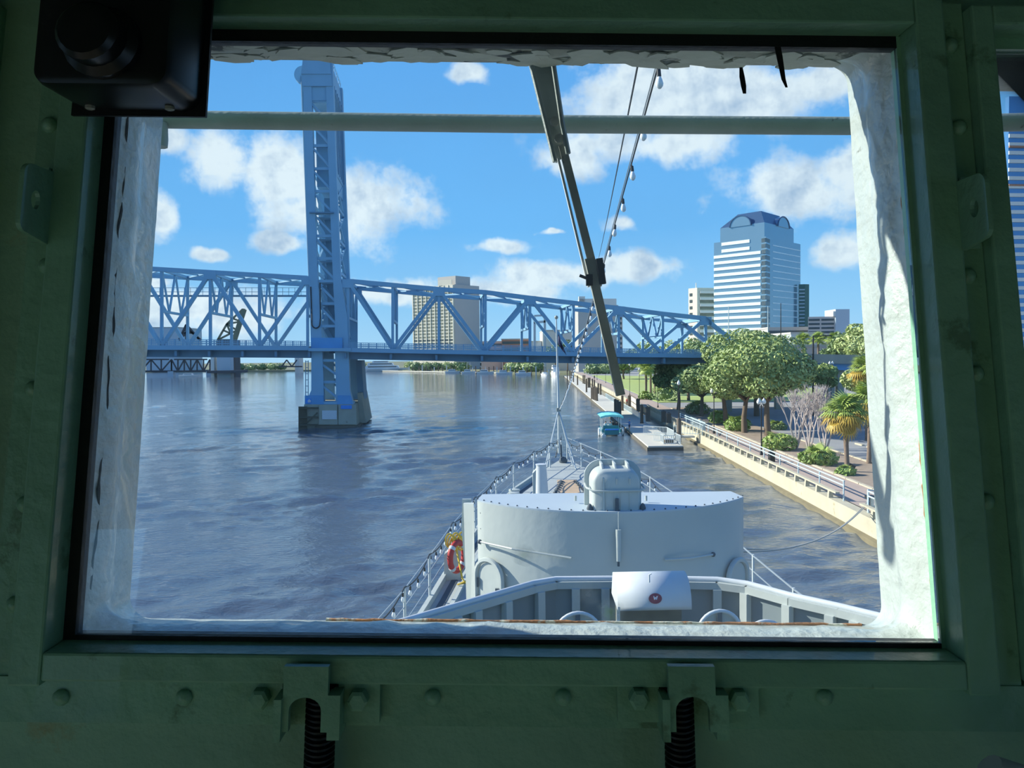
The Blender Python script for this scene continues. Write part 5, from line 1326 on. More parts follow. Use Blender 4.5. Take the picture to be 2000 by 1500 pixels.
# grey block at 1125-1220
t, C, l, r, bk, zt = corner_tower('apartment_block', 'grey slab apartment block behind the right half of the truss', 1130, 1122, 1208, 490, 596, (M['greyb'],), lang=(-1, 2), rang=(1, .12))
dr = (r - C).normalized(); orr = V((dr.y, -dr.x, 0))
zz = at(1180, 584, 495).z; MB().prism([V((p.x, p.y, zt)) for p in (C + dr * 1, C + dr * 25, C + dr * 25 + V((0, 12, 0)), C + dr * 1 + V((0, 12, 0)))], (0, 0, zz - zt)).build('roof_storey', M['whiteb'], t)
MB().prism([V((p.x, p.y, zt)) for p in (C + dr * .5, C + dr * 4.5, C + dr * 4.5 + V((0, 3, 0)), C + dr * .5 + V((0, 3, 0)))], (0, 0, zz - zt + 1.5)).build('stair_head', M['whiteb'], t)
e = r; MB().prism([V((p.x, p.y, .5)) for p in (e, e + V((2.8, .6, 0)), e + V((2.8, 8, 0)), e + V((0, 8, 0)))], (0, 0, zt - 4)).build('balcony_stack', M['pinkb'], t)
for k in range(9): MB().span((e.x + .6, e.y - .15, 12 + 3.2 * k), (e.x + 2.2, e.y + .3, 13.5 + 3.2 * k)).build('window', M['win'], t)
# gantry in front of lit hall
t = thing('truss_gantry', 'pale grey square gantry frame standing behind the truss', 'gantry', at(1053, 690, 520))
for x in (1044, 1064): MB().bar(at(x, 620, 520), V((at(x, 690, 520).x, 520, .5)), 1.6, 1.6, (1, 0, 0)).build('post', M['hazeb'], t)
MB().bar(at(1043, 630, 520), at(1065, 628, 520), 1.6, 1.5).build('beam', M['hazeb'], t); MB().bar(at(1043, 617, 520), at(1060, 616, 520), 1.6, 1.2).build('beam', M['hazeb'], t)
# apartment tower left of the glass tower
t, C, l, r, bk, zt = corner_tower('apartment_tower', 'beige apartment tower with balconies left of the glass tower', 1362, 1345, 1400, 520, 562, (M['beige'],), lang=(-1, 1.4), rang=(1, .25))
dr = (r - C).normalized(); orr = V((dr.y, -dr.x, 0)); dl = (l - C).normalized(); ol = V((dl.y, -dl.x, 0)); ol = ol if ol.y < 0 else -ol
for k in range(11):
    z0 = zt - 2.2 - 4.4 * k; face_strip(MB(), C, r, z0 - 1.6, z0, orr, .12, .95, 1.2).build('balcony', M['whiteb'], t); face_strip(MB(), C, r, z0 - 3.6, z0 - 1.8, orr, .14, .93, .2).build('window_band', M['win2'], t)
    face_strip(MB(), C, l, z0 - 3.2, z0 - 1.2, ol, .55, .85, .2).build('window', M['win'], t)
MB().cyl(V((C.x, C.y + 3, zt)), V((C.x, C.y + 3, zt + 3.5)), .3, n=6).build('mast', M['whiteb'], t)
# mirrored glass tower
Yg = 450
t, C, l, r, bk, zt = corner_tower('glass_tower', 'mirrored glass office tower with striped face and arched slate roof', 1493, 1395, 1563, Yg, 462, (M['gt'],), lang=(-1, 1), rang=(1, 1))
dl = (l - C).normalized(); dr = (r - C).normalized(); ol = -dr; orr = -dl
def zpx(py, P): return at(1400, py, P.y).z
zf0 = at(1490, 650, Yg).z
for k in range(13):
    z1 = at(1487, 489 + 12.55 * k, Yg).z; face_strip(MB(), C, l, z1 - 1.75, z1, ol, .07, 1.0, .35).build('spandrel_band', M['gts'], t)
for py in (464, 478):
    z1 = at(1487, py, Yg).z; face_strip(MB(), C, l, z1 - 1.9, z1, ol, .28, .84, .35).build('spandrel_band', M['gts'], t)
# corner notch
for k in range(17):
    z1 = at(1490, 462 + 11.2 * k, Yg).z; z0 = z1 - 3.3
    P = C + dr * .5 - V((0, .4, 0)); mb = MB(); a = C + dl * 1.8 + ol * .2; b = C + dr * 6.5 + orr * .2
    mid = C + V((0, -.9 - .5 * (k % 3), 0))
    mb.prism([V((p.x, p.y, z0)) for p in (a, mid, b, C + V((0, 3, 0)))], (0, 0, 2.3)); mb.build('corner_bay', M['gtc'], t)
    mb = MB(); mb.prism([V((p.x, p.y, z0 + 2.3)) for p in (a, mid + V((.5, -.2, 0)), b, C + V((0, 3, 0)))], (0, 0, .9)); mb.build('corner_slab', M['gt'], t)
for k in range(14): 
    z1 = at(1530, 480 + 12.4 * k, Yg + 12).z; face_strip(MB(), C, r, z1 - .5, z1, orr, .22, 1, .12).build('floor_line', M['gts'], t)
# upper setback block and roof
lu = C + (l - C) * .87; ru = C + (r - C) * .80; bu = lu + ru - C; zu = at(1490, 434, Yg).z
MB().prism([V((p.x, p.y, zt)) for p in (C, ru, bu, lu)], (0, 0, zu - zt)).build('setback_storeys', M['gt'], t)
zr = at(1487, 408, Yg).z
ins = [C + (dl + dr) * 7.5 - (dl + dr) * 3, ru - dr * 9 + dl * 5, bu - (dl + dr) * 9, lu - dl * 9 + dr * 5]
mb = MB(); low = [C, ru, bu, lu]; mb.v = [V((p.x, p.y, zu)) for p in low] + [V((p.x, p.y, zr)) for p in ins]; mb.f = [(0, 1, 5, 4), (1, 2, 6, 5), (2, 3, 7, 6), (3, 0, 4, 7), (4, 5, 6, 7)]
mb.build('mansard_roof', M['gtr'], t)
for A_, D_, O_, Ln, cc, rw in ((C, dl, ol, (lu - C).length, .53, .24), (C, dr, orr, (ru - C).length, .62, .2)):
    c0 = A_ + D_ * (Ln * cc); rad = Ln * rw; pts = [c0 + D_ * (-rad * math.cos(a)) + V((0, 0, zu - .5 + (zr - zu) * .82 * math.sin(a))) for a in [PI * k / 14 for k in range(15)]]
    MB().prism([p + O_ * .5 for p in pts], -O_ * 9).build('arched_gable', M['gt'], t)
    mb = MB(); mb.tube([p + O_ * .6 for p in pts], .4, 5); mb.build('gable_rim', M['gtr'], t)
for k in range(4): p = bu * .5 + C * .5 + V((-8 + 4 * k, 0, 0)); MB().span((p.x, p.y, zr), (p.x + 1.4, p.y + 2, zr + 1.6)).build('roof_unit', M['whiteb'], t)
# podium
bld('tower_podium', 'low pale podium building at the foot of the glass tower', 1500, 1585, 641, 690, 412, 24, 'greyb', rows=3)
t, C, l, r, bk, zt = corner_tower('green_glass_block', 'narrow dark green glass block right of the mirrored tower', 1572, 1560, 1580, 480, 555, (M['greeng'],), lang=(-1, .2), rang=(1, .4))
for k in range(16): face_strip(MB(), C, l, zt - 3 - 2.2 * k - .7, zt - 3 - 2.2 * k, V((0, -1, 0)), .05, .95, .2).build('floor_line', M['hazeb'], t)
t, C, l, r, bk, zt = corner_tower('hospital_block', 'wide grey building with dark strip windows at the right', 1630, 1578, 1657, 400, 618, (M['pinkb'],), lang=(-1, .12), rang=(1, .05))
dl = (l - C).normalized(); ol = V((dl.y, -dl.x, 0)); ol = ol if ol.y < 0 else -ol
for k in range(6):
    z1 = at(1600, 623 + 8.0 * k, 402).z
    for a, b in ((.03, .5), (.56, .98)): face_strip(MB(), C, l, z1 - 1.05, z1, ol, a, b, .15).build('window_band', M['win'], t)
zt2 = at(1640, 606, 400).z; MB().prism([V((p.x, p.y, .5)) + V((0, -1.2, 0)) for p in (C, r, r + V((0, 14, 0)), C + V((0, 14, 0)))], (0, 0, zt2)).build('end_wall', M['hazeb'], t)
MB().span((C.x - 1.2, C.y - 1, zt), (C.x, C.y + 4, zt2 - .5)).build('stair_head', M['whiteb'], t)
bld('small_block', 'small cream building at the far right edge of the window view', 1656, 1700, 645, 690, 420, 30, 'beige', rows=2)
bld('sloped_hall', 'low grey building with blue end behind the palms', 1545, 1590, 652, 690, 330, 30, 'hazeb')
bld('terrace_wall', 'long pinkish retaining wall above the viaduct', 1545, 1720, 676, 706, 300, 10, 'pinkb', cat='wall')
# blue striped tower in the right-hand window
t, C, l, r, bk, zt = corner_tower('blue_office_tower', 'tall blue and white striped office tower seen in the right-hand window', 1965, 1958, 2140, 260, 188, (M['blueg'],), lang=(-.3, 1), rang=(1, .1))
for k in range(26): 
    z1 = at(1975, 262 + 16.5 * k, 260).z; face_strip(MB(), C, r, z1 - 1.2, z1, V((0, -1, 0)), 0, 1, .4).build('white_band', M['whiteb'], t)
for z_ in (285, 360): face_strip(MB(), C, r, at(1975, z_, 260).z - .6, at(1975, z_, 260).z, V((0, -1, 0)), 0, 1, .6).build('brown_band', M['brickb'], t)
# ================================================================== TREES
def leaf_cloud(mb, c, rad, n, size, rg, shell=.55):
    for _ in range(n):
        while True:
            p = V((rg.uniform(-1, 1), rg.uniform(-1, 1), rg.uniform(-1, 1)))
            if .001 < p.length <= 1: break
        d = p.normalized(); q = d * (shell + (1 - shell) * p.length ** .6)
        pos = V(c) + V((q.x * rad[0], q.y * rad[1], q.z * rad[2]))
        nn = (d * .8 + V((rg.uniform(-1, 1), rg.uniform(-1, 1), rg.uniform(-.4, 1)))).normalized()
        x = nn.cross(V((rg.uniform(-1, 1), rg.uniform(-1, 1), rg.uniform(-1, 1)))).normalized(); y = nn.cross(x)
        s = size * rg.uniform(.6, 1.3); k = len(mb.v)
        mb.v += [pos - x * s, pos - y * s * .5, pos + x * s, pos + y * s * .5]; mb.f.append((k, k + 1, k + 2, k + 3))
def fast_build(mb, name, mat, parent):
    off = wl(parent); me = bpy.data.meshes.new(name); me.from_pydata([tuple(p - off) for p in mb.v], [], mb.f); me.update(); me.materials.append(mat)
    o = bpy.data.objects.new(name, me); COL.objects.link(o); o.parent = parent; return o
def tree(name, label, base, h, spread, mat, seed, nblob=9, leaves=700, size=.35, trunk=.3, th=.35, group=None, squash=.75, core=True):
    rg = random.Random(seed); base = V(base); t = thing(name, label, 'tree', base, group)
    top = base + V((rg.uniform(-.3, .3), rg.uniform(-.3, .3), h * th))
    MB().tube([base, base + (top - base) * .5 + V((rg.uniform(-.2, .2), 0, 0)), top], [trunk * 1.25, trunk, trunk * .85], 9).build('trunk', M['bark'], t, smooth=60)
    mb = MB(); bl = []
    for i in range(nblob):
        a = 2 * PI * i / nblob + rg.uniform(-.3, .3); rr_ = spread * rg.uniform(.35, .72) if i else 0
        zz = h * rg.uniform(.55, .80) if i else h * .86
        c = base + V((rr_ * math.cos(a), rr_ * math.sin(a), zz)); br = spread * rg.uniform(.34, .5); bl.append((c, br))
        mb.tube([top, (top + c) / 2 + V((0, 0, -.3)), c], [trunk * .55, trunk * .3, trunk * .12], 6)
    mb.build('branches', M['bark'], t, smooth=60)
    mb = MB()
    for c, br in bl:
        if core: mb.ball(c, br * .55, 10, (1, 1, squash))
        leaf_cloud(mb, c, (br, br, br * squash), leaves, size, rg, .6)
    fast_build(mb, 'foliage', mat, t)
    return t
g3 = lambda px, py: onz(px, py, 1.38)
tree('oak_tree', 'leafy live oak with leftmost of the three trunks by the walkway', g3(1417, 830), 11.0, 6.2, M['oak'], 1, 11, 1150, .27, .32)
tree('oak_tree', 'leafy live oak on the middle trunk by the walkway', g3(1454, 845), 11.8, 6.0, M['oak'], 2, 11, 1150, .27, .34)
tree('oak_tree', 'tall leafy live oak right of the middle trunk, crown against the viaduct', g3(1500, 851), 12.4, 6.6, M['oak'], 3, 12, 1150, .27, .36)
tree('oak_tree', 'wide live oak standing behind the walkway oaks', g3(1478, 812), 14.2, 8.5, M['oak'], 4, 12, 1150, .32, .4)
tree('evergreen_tree', 'dark round evergreen left of the oaks by the promenade', g3(1325, 800), 9.8, 4.6, M['dgreen'], 5, 9, 600, .36, .3)
tree('evergreen_tree', 'pale grey-green tree between the dark evergreen and the oaks', g3(1370, 812), 9.0, 4.6, M['olive'], 6, 8, 550, .36, .3)
tree('evergreen_tree', 'dark tree under the right end of the bridge deck', g3(1345, 782), 11.5, 6.0, M['dgreen'], 16, 8, 500, .42, .3)
tree('evergreen_tree', 'tall dark tree at the end post of the bridge', g3(1395, 778), 14.5, 6.5, M['dgreen'], 17, 8, 500, .42, .3)
tree('street_tree', 'olive-green tree leaning in at the right edge behind the palm', g3(1700, 835), 10.5, 4.2, M['olive'], 7, 8, 600, .30, .25)
tree('street_tree', 'bright green small tree beside the tall dark lamp post', g3(1612, 805), 9.0, 3.2, M['oak'], 8, 6, 500, .36, .2)
tree('street_tree', 'tree at the right edge in front of the viaduct end', g3(1690, 790), 14, 4.4, M['olive'], 31, 7, 500, .36, .2)
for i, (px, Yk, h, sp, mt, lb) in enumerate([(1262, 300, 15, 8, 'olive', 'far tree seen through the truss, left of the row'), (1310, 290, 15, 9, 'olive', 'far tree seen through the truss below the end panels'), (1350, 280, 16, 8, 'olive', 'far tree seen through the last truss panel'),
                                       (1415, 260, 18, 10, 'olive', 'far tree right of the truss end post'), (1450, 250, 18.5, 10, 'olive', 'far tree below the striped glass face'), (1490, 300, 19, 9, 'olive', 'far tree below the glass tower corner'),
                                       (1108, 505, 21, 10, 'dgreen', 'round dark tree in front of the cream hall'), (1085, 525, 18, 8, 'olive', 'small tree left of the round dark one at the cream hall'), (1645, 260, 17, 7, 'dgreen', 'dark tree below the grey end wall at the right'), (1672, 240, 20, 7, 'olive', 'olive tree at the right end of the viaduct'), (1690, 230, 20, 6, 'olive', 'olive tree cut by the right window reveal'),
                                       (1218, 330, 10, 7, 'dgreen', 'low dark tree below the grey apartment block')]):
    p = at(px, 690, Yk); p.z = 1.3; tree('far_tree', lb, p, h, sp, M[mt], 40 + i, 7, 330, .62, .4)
# shoreline shrubs on the far bank
rg = random.Random(99)
for i in range(21):
    x = [470, 490, 510, 530, 548, 690, 705, 800, 905, 1000, 1018, 1032, 1048, 1215, 1160, 1180, 812, 832, 852, 872, 892][i]; Yk = 745 if x < 600 else (735 if x < 830 else 560 - (x - 900) * .35 if x < 1060 else 430)
    if i > 15: Yk = 632
    p = at(x, 715, Yk); p.z = 1.2; t = thing('shore_bush', 'grey-green bush growing along the far river bank', 'bush', p, 'bushes on the far bank')
    mb = MB(); mb.ball(p + V((0, 0, 3)), 3, 8, (1.6, 1, 1)); leaf_cloud(mb, p + V((0, 0, 3.0)), (6, 4, 3.6), 160, .9, rg, .6); fast_build(mb, 'foliage', M['olive' if i % 2 else 'dgreen'], t)
    MB().cyl(p, p + V((0, 0, 2)), .3, n=6).build('stem', M['bark'], t)

# palms
def frond_mesh(name, L, mat, nl=13, fan=2.5):
    mb = MB(); mb.bar((0, 0, 0), (L * .45, 0, L * .10), .05, .03)
    c = V((L * .45, 0, L * .10))
    for k in range(nl):
        a = -fan / 2 + fan * k / (nl - 1); ln_ = L * .62 * (1 - .25 * abs(a) / (fan / 2)); d = V((math.cos(a), math.sin(a), 0)); s_ = V((-d.y, d.x, 0)) * L * .035
        m1 = c + d * ln_ * .55 + V((0, 0, L * .02)); e = c + d * ln_ + V((0, 0, -L * .22)); n0 = len(mb.v)
        mb.v += [c, m1 - s_, e, m1 + s_]; mb.f.append((n0, n0 + 1, n0 + 2, n0 + 3))
    m = mb.mesh(name); m.materials.append(mat); return m
fm = {k: frond_mesh('frond', 1.0, M[k]) for k in ('palmg', 'palmy', 'palmd')}
def palm(label, base, h, R, nf, seed, mats=('palmg',), trunk=.2, low=-.5, cat='palm'):
    rg = random.Random(seed); base = V(base); t = thing('cabbage_palm', label, cat, base)
    lean = V((rg.uniform(-.25, .25), rg.uniform(-.2, .2), h)); top = base + lean
    prof = [base + lean * (k / 6) for k in range(7)]
    if h > .8: MB().tube(prof, [trunk * (1.2 if k == 0 else 1 + .06 * (k % 2)) for k in range(7)], 10).build('trunk', M['palmbark'], t, smooth=60)
    for k in range(nf):
        az2 = 2.4 * k + rg.uniform(-.2, .2); e = low + (1.35 - low) * (k / nf) ** .8 + rg.uniform(-.12, .12)
        mt = fm[mats[0]] if e > -.05 or len(mats) == 1 else fm[mats[1]]
        put('frond', mt, t, top, (0, -e, az2), R * rg.uniform(.8, 1.12))
    return t
palm('cabbage palm with yellowing skirt of fronds beside the bare trees', g3(1655, 921), 4.9, 2.2, 64, 1, ('palmg', 'palmy'), .2, -1.1)
palm('full palm crown cut by the right window reveal', g3(1697, 905), 5.6, 2.6, 60, 2, ('palmg', 'palmy'), .2, -1.0)
palm('upper palm crown at the right edge below the viaduct', g3(1694, 860), 8.2, 2.5, 50, 3, ('palmg', 'palmy'), .22, -.9)
for i, (px, py, h) in enumerate(((1262, 772, 6.6), (1271, 770, 7.4), (1279, 769, 7.0), (1288, 768, 7.6))):
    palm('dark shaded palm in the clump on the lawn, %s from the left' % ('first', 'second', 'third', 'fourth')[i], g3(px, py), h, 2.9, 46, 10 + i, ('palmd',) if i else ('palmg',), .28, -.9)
for i, (px, Yk) in enumerate(((1567, 290), (1599, 285), (1629, 280))):
    p = at(px, 700, Yk); p.z = 1.3; palm('small far palm in front of the pink wall, %s of three' % ('left', 'middle', 'right')[i], p, at(px, 668, Yk).z - 1.3, 4.2, 34, 20 + i, ('palmg',), .4, -.4)
# shrubs along the strip
def bush(label, px, py, r, h, mat, seed, fr=False):
    p = g3(px, py); rg = random.Random(seed); t = thing('shrub', label, 'shrub', p)
    mb = MB(); mb.ball(p + V((0, 0, h * .4)), r * .6, 8, (1, 1, h / r * .55)); leaf_cloud(mb, p + V((0, 0, h * .42)), (r, r, h * .6), 420, .26, rg, .4); fast_build(mb, 'foliage', M[mat], t)
    for k in range(14): put('frond', fm['palmg'], t, p + V((0, 0, h * .35)), (0, -rg.uniform(.2, 1.1), 2 * PI * k / 14), r * 1.0)
for a in (('spiky green shrub between walkway and bare trees', 1522, 878, 1.9, 1.7, 'bush', 1), ('mounded shrub at the foot of the bare trees', 1598, 906, 1.8, 1.4, 'bush', 2), ('tuft of grass at the foot of the yellow palm', 1651, 927, .8, .6, 'bush', 3),
          ('spiky shrub at the foot of the middle oak', 1440, 841, 1.8, 1.9, 'bush', 4), ('yellow-green shrub at the foot of the left oak', 1404, 826, 1.6, 1.9, 'bush', 5), ('dark shrub left of the oaks by the promenade', 1362, 808, 2.2, 2.0, 'dgreen', 6),
          ('large dark bush right of the palm clump', 1300, 783, 3.2, 4.2, 'dgreen', 7), ('light green shrub at the foot of the palm clump', 1262, 780, 1.9, 1.7, 'bush', 8), ('dark low shrub in the car park behind the oaks', 1517, 838, 1.4, .9, 'dgreen', 9)):
    bush(*a)
# bare trees
def bare(label, base, h, seed):
    rg = random.Random(seed); base = V(base); t = thing('bare_tree', label, 'tree', base); mb = MB(); tr_ = MB()
    def grow(p, d, L, r, dep, m_):
        q = p + d * L * .5 + V((rg.uniform(-.1, .1), rg.uniform(-.1, .1), 0)) * L * .3; e = p + d * L; m_.tube([p, q, e], [r, r * .85, r * .7], 5)
        if dep == 0: return
        for _ in range(3 if dep > 1 else 4):
            nd_ = (d + V((rg.uniform(-.5, .5), rg.uniform(-.5, .5), rg.uniform(-.05, .45)))).normalized(); grow(e, nd_, L * rg.uniform(.55, .8), r * .62, dep - 1, mb)
    for k in range(4):
        a = 2 * PI * k / 4 + rg.uniform(-.4, .4); grow(base, V((.28 * math.cos(a), .28 * math.sin(a), 1)).normalized(), h * .36, .12, 4, tr_)
    tr_.build('trunk', M['twig'], t, smooth=60); fast_build(mb, 'branches', M['twig'], t)
bare('leafless grey crape myrtle, left of three behind the walkway', g3(1556, 876), 6.6, 1); bare('leafless grey crape myrtle, middle of three behind the walkway', g3(1580, 884), 7.0, 2); bare('leafless grey crape myrtle, right of three, nearest the palm', g3(1611, 888), 6.6, 3)

# ================================================================== PROMENADE FURNITURE
def lamp(label, base, h, double=True, pile=0.0):
    t = thing('lamp_post', label, 'street lamp', base, None); b = V(base)
    MB().lathe([(.16, 0), (.16, .25), (.09, .4), (.065, .6), (.055, h - .4), (.07, h - .35)], 10, b).build('pole', M['iron'], t, smooth=50)
    if pile: MB().lathe([(.32, -1.9), (.32, pile), (.1, pile + .25)], 10, b).build('pile', M['pile'], t, smooth=40)
    for sx in ((-.26, .26) if double else (0,)):
        if double: MB().tube([b + V((0, 0, h - .5)), b + V((sx * .7, 0, h - .6)), b + V((sx, 0, h - .38))], .035, 6).build('arm', M['iron'], t)
        MB().lathe([(.07, -.05), (.13, .0), (.13, .08)], 10, b + V((sx, 0, h - .38))).build('holder', M['iron'], t)
        MB().lathe([(.10, .0), (.22, .16), (.23, .32), (.14, .5), (.04, .62), (.02, .7)], 12, b + V((sx, 0, h - .32))).build('globe', M['globe'], t, smooth=60)
    return t
lamp('twin-globe lamp post on the walkway in front of the spiky shrub', g3(1487, 889), 5.6)
lamp('twin-globe lamp post at the left oak by the walkway', g3(1394.5, 847), 5.7)
lamp('single-globe lamp standing on a pile at the floating dock corner', onz(1326, 836, 2.2), 6.0, False, 1.1)
lamp('single-globe lamp in front of the dark bush on the promenade', g3(1285, 796), 5.3, False)
lamp('twin-globe lamp far back below the blue viaduct girder', g3(1623, 800), 8.6)
for i, (px, py, h) in enumerate(((1249, 781, 7.2), (1230, 772, 8.0), (1196, 752, 8), (1183, 748, 8), (1166, 742, 8))):
    lamp('thin lamp post along the far promenade, number %s from the near end' % ('one', 'two', 'three', 'four', 'five')[i], g3(px, py), h, False)
def street_light(label, base, topz, arm, r=.16):
    b = V(base); t = thing('street_light', label, 'street light', b)
    MB().tube([b, V((b.x, b.y, topz))], [r, r * .7], 8).build('pole', M['iron'], t, smooth=50)
    MB().bar(V((b.x, b.y, topz)), V((b.x + arm, b.y, topz)), .12, .12).build('arm', M['iron'], t); MB().box((b.x + arm, b.y, topz), (arm * .55, .35, .18)).build('lamp_head', M['iron'], t)
p = g3(1588, 812); street_light('tall dark street light with side arm in front of the viaduct', p, at(1587, 656, p.y).z, 2.4, .2)
p = bp(1404, 700, -1); street_light('dark street light on the bridge end', p, at(1404, 667, p.y).z, 1.6)
p = bp(1472, 700, -1); street_light('dark street light on the approach viaduct', p, at(1472, 661, p.y).z, 1.6)
for i, px in enumerate((1423, 1500, 1525)):
    p = at(px, 700, 220); p.z = 1.3; q = at(px, 598 if i < 2 else 592, 220); tag(MB().tube([p, q], [.22, .1], 8).build('flagpole', M['railw'] if i < 2 else M['iron'], smooth=50), 'thin tall mast in front of the glass tower, %s of three' % ('left', 'middle', 'right')[i], 'mast')
# litter bin, tilted box
c = g3(1507, 902)
t = thing('litter_bin', 'black cylindrical litter bin on the walkway by the handrail', 'litter bin', c)
MB().lathe([(.30, 0), (.33, .05), (.33, .85), (.30, .9)], 14, c).build('drum', M['iron'], t, smooth=40); MB().lathe([(.35, .88), (.35, .96), (.2, 1.0)], 14, c).build('lid', M['iron'], t, smooth=40)
c = g3(1664, 921); t = thing('floodlight', 'small tilted floodlight at the foot of the yellow palm', 'floodlight', c)
MB().box(c + V((0, 0, .45)), (.5, .25, .35), Matrix.Rotation(.5, 3, 'Y')).build('housing', M['iron'], t); MB().cyl(c, c + V((0, 0, .4)), .05, n=6).build('stem', M['iron'], t)

# ================================================================== FLOATING DOCK
dk = thing('floating_dock', 'long pale concrete floating dock running up the right side of the river', 'dock', S(15.4, 110, 0))
UL, UR = 13.35, 17.7
Y0 = 95.0; k = 0
ys_ = [95, 110, 126] + [126 + 15 * i for i in range(1, 21)]
for a, b in zip(ys_, ys_[1:]):
    MB().prism([S(UL, a + .06, .12), S(UR, a + .06, .12), S(UR, a + .06, .6), S(UL, a + .06, .6)], S(0, b - a - .12, 0)).build('deck_slab', M['dock'], dk)
    MB().prism([S(UL - .12, a, -.2), S(UR + .05, a, -.2), S(UR + .05, a, .42), S(UL - .12, a, .42)], S(0, b - a, 0)).build('float', M['docks'], dk)
def fence(label, pts, z, h, mat='railw', sp=.22, name='picket_fence'):
    t = thing(name, label, 'fence', V(pts[0]) + V((0, 0, z)))
    pk = MB().cyl((0, 0, 0), (0, 0, h), .03, n=5).mesh('picket'); pk.materials.append(M[mat])
    for a, b in zip(pts, pts[1:]):
        a = V(a); b = V(b); L_ = (b - a).length; n = max(2, int(L_ / sp))
        for zz in (.12, h): MB().bar(a + V((0, 0, z + zz)), b + V((0, 0, z + zz)), .07, .07).build('rail', M[mat], t)
        for i in range(n + 1): put('picket', pk, t, a + (b - a) * (i / n) + V((0, 0, z)))
    return t
fence('white picket railing round the near corner of the floating dock', [S(14.9, 100.5, 0), S(17.4, 98.6, 0), S(17.6, 96.2, 0)], .6, 1.15)
fence('white picket railing across the dock behind the near corner', [S(14.6, 108.5, 0), S(17.5, 106.2, 0), S(17.6, 101, 0)], .6, 1.25)
fence('white picket railing in front of the dock corner, lower right', [S(15.5, 98.8, 0), S(15.6, 96.9, 0), S(17.0, 96.6, 0)], .6, 1.1)
fence('long thin railing along the shore side of the floating dock', [S(17.5, 128, 0), S(17.5, 205, 0)], .6, 1.1, 'railb', .8)
fence('pale blue gangway railing between quay and floating dock', [S(17.9, 103, 0), S(20.8, 101, 0)], 1.3, 1.1, 'railb', .35)
fence('pale blue railing on the quay landing by the gangway', [S(20.9, 99, 0), S(22.4, 104, 0), S(22.3, 118, 0)], 1.4, 1.2, 'railb', .4)
mb = MB(); mb.hexa([S(u, y, z) for u in (17.75, 20.4) for y in (101.2, 103) for z in (.9, 1.1)]); tag(mb.build('gangway', M['dock']), 'short sloping gangway from quay to dock', 'gangway')
# bench block on the dock
t = thing('dock_bench', 'grey metal locker box inside the dock corner railing', 'box', S(16.4, 97.6, .6)); MB().box(S(16.4, 97.8, .85), (1.1, .8, .5)).build('box', M['docks'], t); MB().box(S(16.4, 97.8, 1.13), (1.2, .9, .06)).build('lid', M['hazeb'], t)
# piles
def pile(px, yt, yb_, base_z, label, r=.26, mat='pile'):
    b = onz(px, yb_, base_z); zt_ = at(px, yt, b.y).z
    t = thing('dock_pile', label, 'pile', V((b.x, b.y, 0)), 'dark piles along the floating dock')
    MB().lathe([(r, -1.5), (r, zt_ - .12), (r * 1.05, zt_ - .1), (r * 1.05, zt_ - .02), (r * .3, zt_ + .12)], 10, V((b.x, b.y, 0))).build('shaft', M[mat], t, smooth=40)
    MB().lathe([(r * 1.2, .62), (r * 1.2, .78)], 10, V((b.x, b.y, 0))).build('collar', M['docks'], t)
LBP = 'dark brown mooring pile standing along the floating dock'
for px, yt, yb_ in ((1128, 734, 752), (1139, 733, 749), (1142, 733, 750), (1145.5, 740, 766), (1149, 738, 757), (1152, 738, 757), (1157, 740, 760), (1161, 742, 759), (1168.5, 749, 769), (1173, 750, 771), (1156, 757, 779), (1158.5, 756, 780), (1161, 755, 781), (1163.5, 757, 782), (1166, 758, 783),
                    (1202, 780, 812), (1206.5, 782, 815), (1211, 785, 815), (1215.6, 773, 802), (1253.5, 791, 827), (1120, 728, 746), (1113, 724, 742), (1108, 722, 741), (1116, 726, 744)):
    pile(px, yt, yb_, .6, LBP)
for px, yt, yb_ in ((1229.5, 773, 794), (1246, 780, 804), (1265.5, 795, 823), (1296, 803, 825), (1306, 807, 826)):
    b = onz(px, yb_, 1.0); zt_ = at(px, yt, b.y).z; t = thing('quay_post', 'thick dark square post with a pointed cap along the quay fence', 'post', V((b.x, b.y, 1.0)), 'posts of the quay fence')
    MB().lathe([(.45, 0), (.45, zt_ - 1.2), (.5, zt_ - 1.15), (.5, zt_ - 1.05), (.05, zt_ - .8)], 4, V((b.x, b.y, 1.0)), Matrix.Rotation(PI / 4, 3, 'Z')).build('shaft', M['pile'], t)
t = thing('quay_fence_panel', 'dark framed mesh panel between two quay posts', 'fence panel', S(22, 150, 1.2)); a = onz(1231, 793, 1.0); b = onz(1245, 804, 1.0)
for z in (1.2, 2.2, 3.4): MB().bar(V((a.x, a.y, z)), V((b.x, b.y, z)), .12, .14).build('rail', M['pile'], t)
MB().hexa([V((p.x, p.y, z)) + V((o, 0, 0)) for p in (a, b) for o in (0, .05) for z in (1.2, 3.2)]).build('panel', M['greyb'], t)

# ================================================================== TOUR BOAT AND PEOPLE
c = onz(1195, 852, 0.0); cB = V((c.x, c.y, 0))
t = thing('tour_boat', 'teal tour boat with aqua canopy and white frame beside the floating dock', 'boat', cB)
def q(x, y, z): return cB + V((x + .0365 * y, y, z))
for sx in (-1.15, 1.15):
    mb = MB(); mb.tube([q(sx, -.2, .05), q(sx, 6, .05), q(sx, 7.6, .25)], [.32, .32, .08], 12); mb.build('pontoon', M['boatw'], t, smooth=50)
MB().hexa([q(x, y, z) for x in (-1.45, 1.45) for y in (0, 7.2) for z in (.38, .52)]).build('deck', M['hazeb'], t)
MB().hexa([q(x, y, z) for x in (-1.05, 1.05) for y in (-.25, .05) for z in (.25, 1.0)]).build('stern_panel', M['teal'], t)
MB().tube([q(-1.0, -.28, 1.0), q(1.0, -.28, 1.0)], .12, 8).build('stern_roll', M['signb'], t, smooth=60)
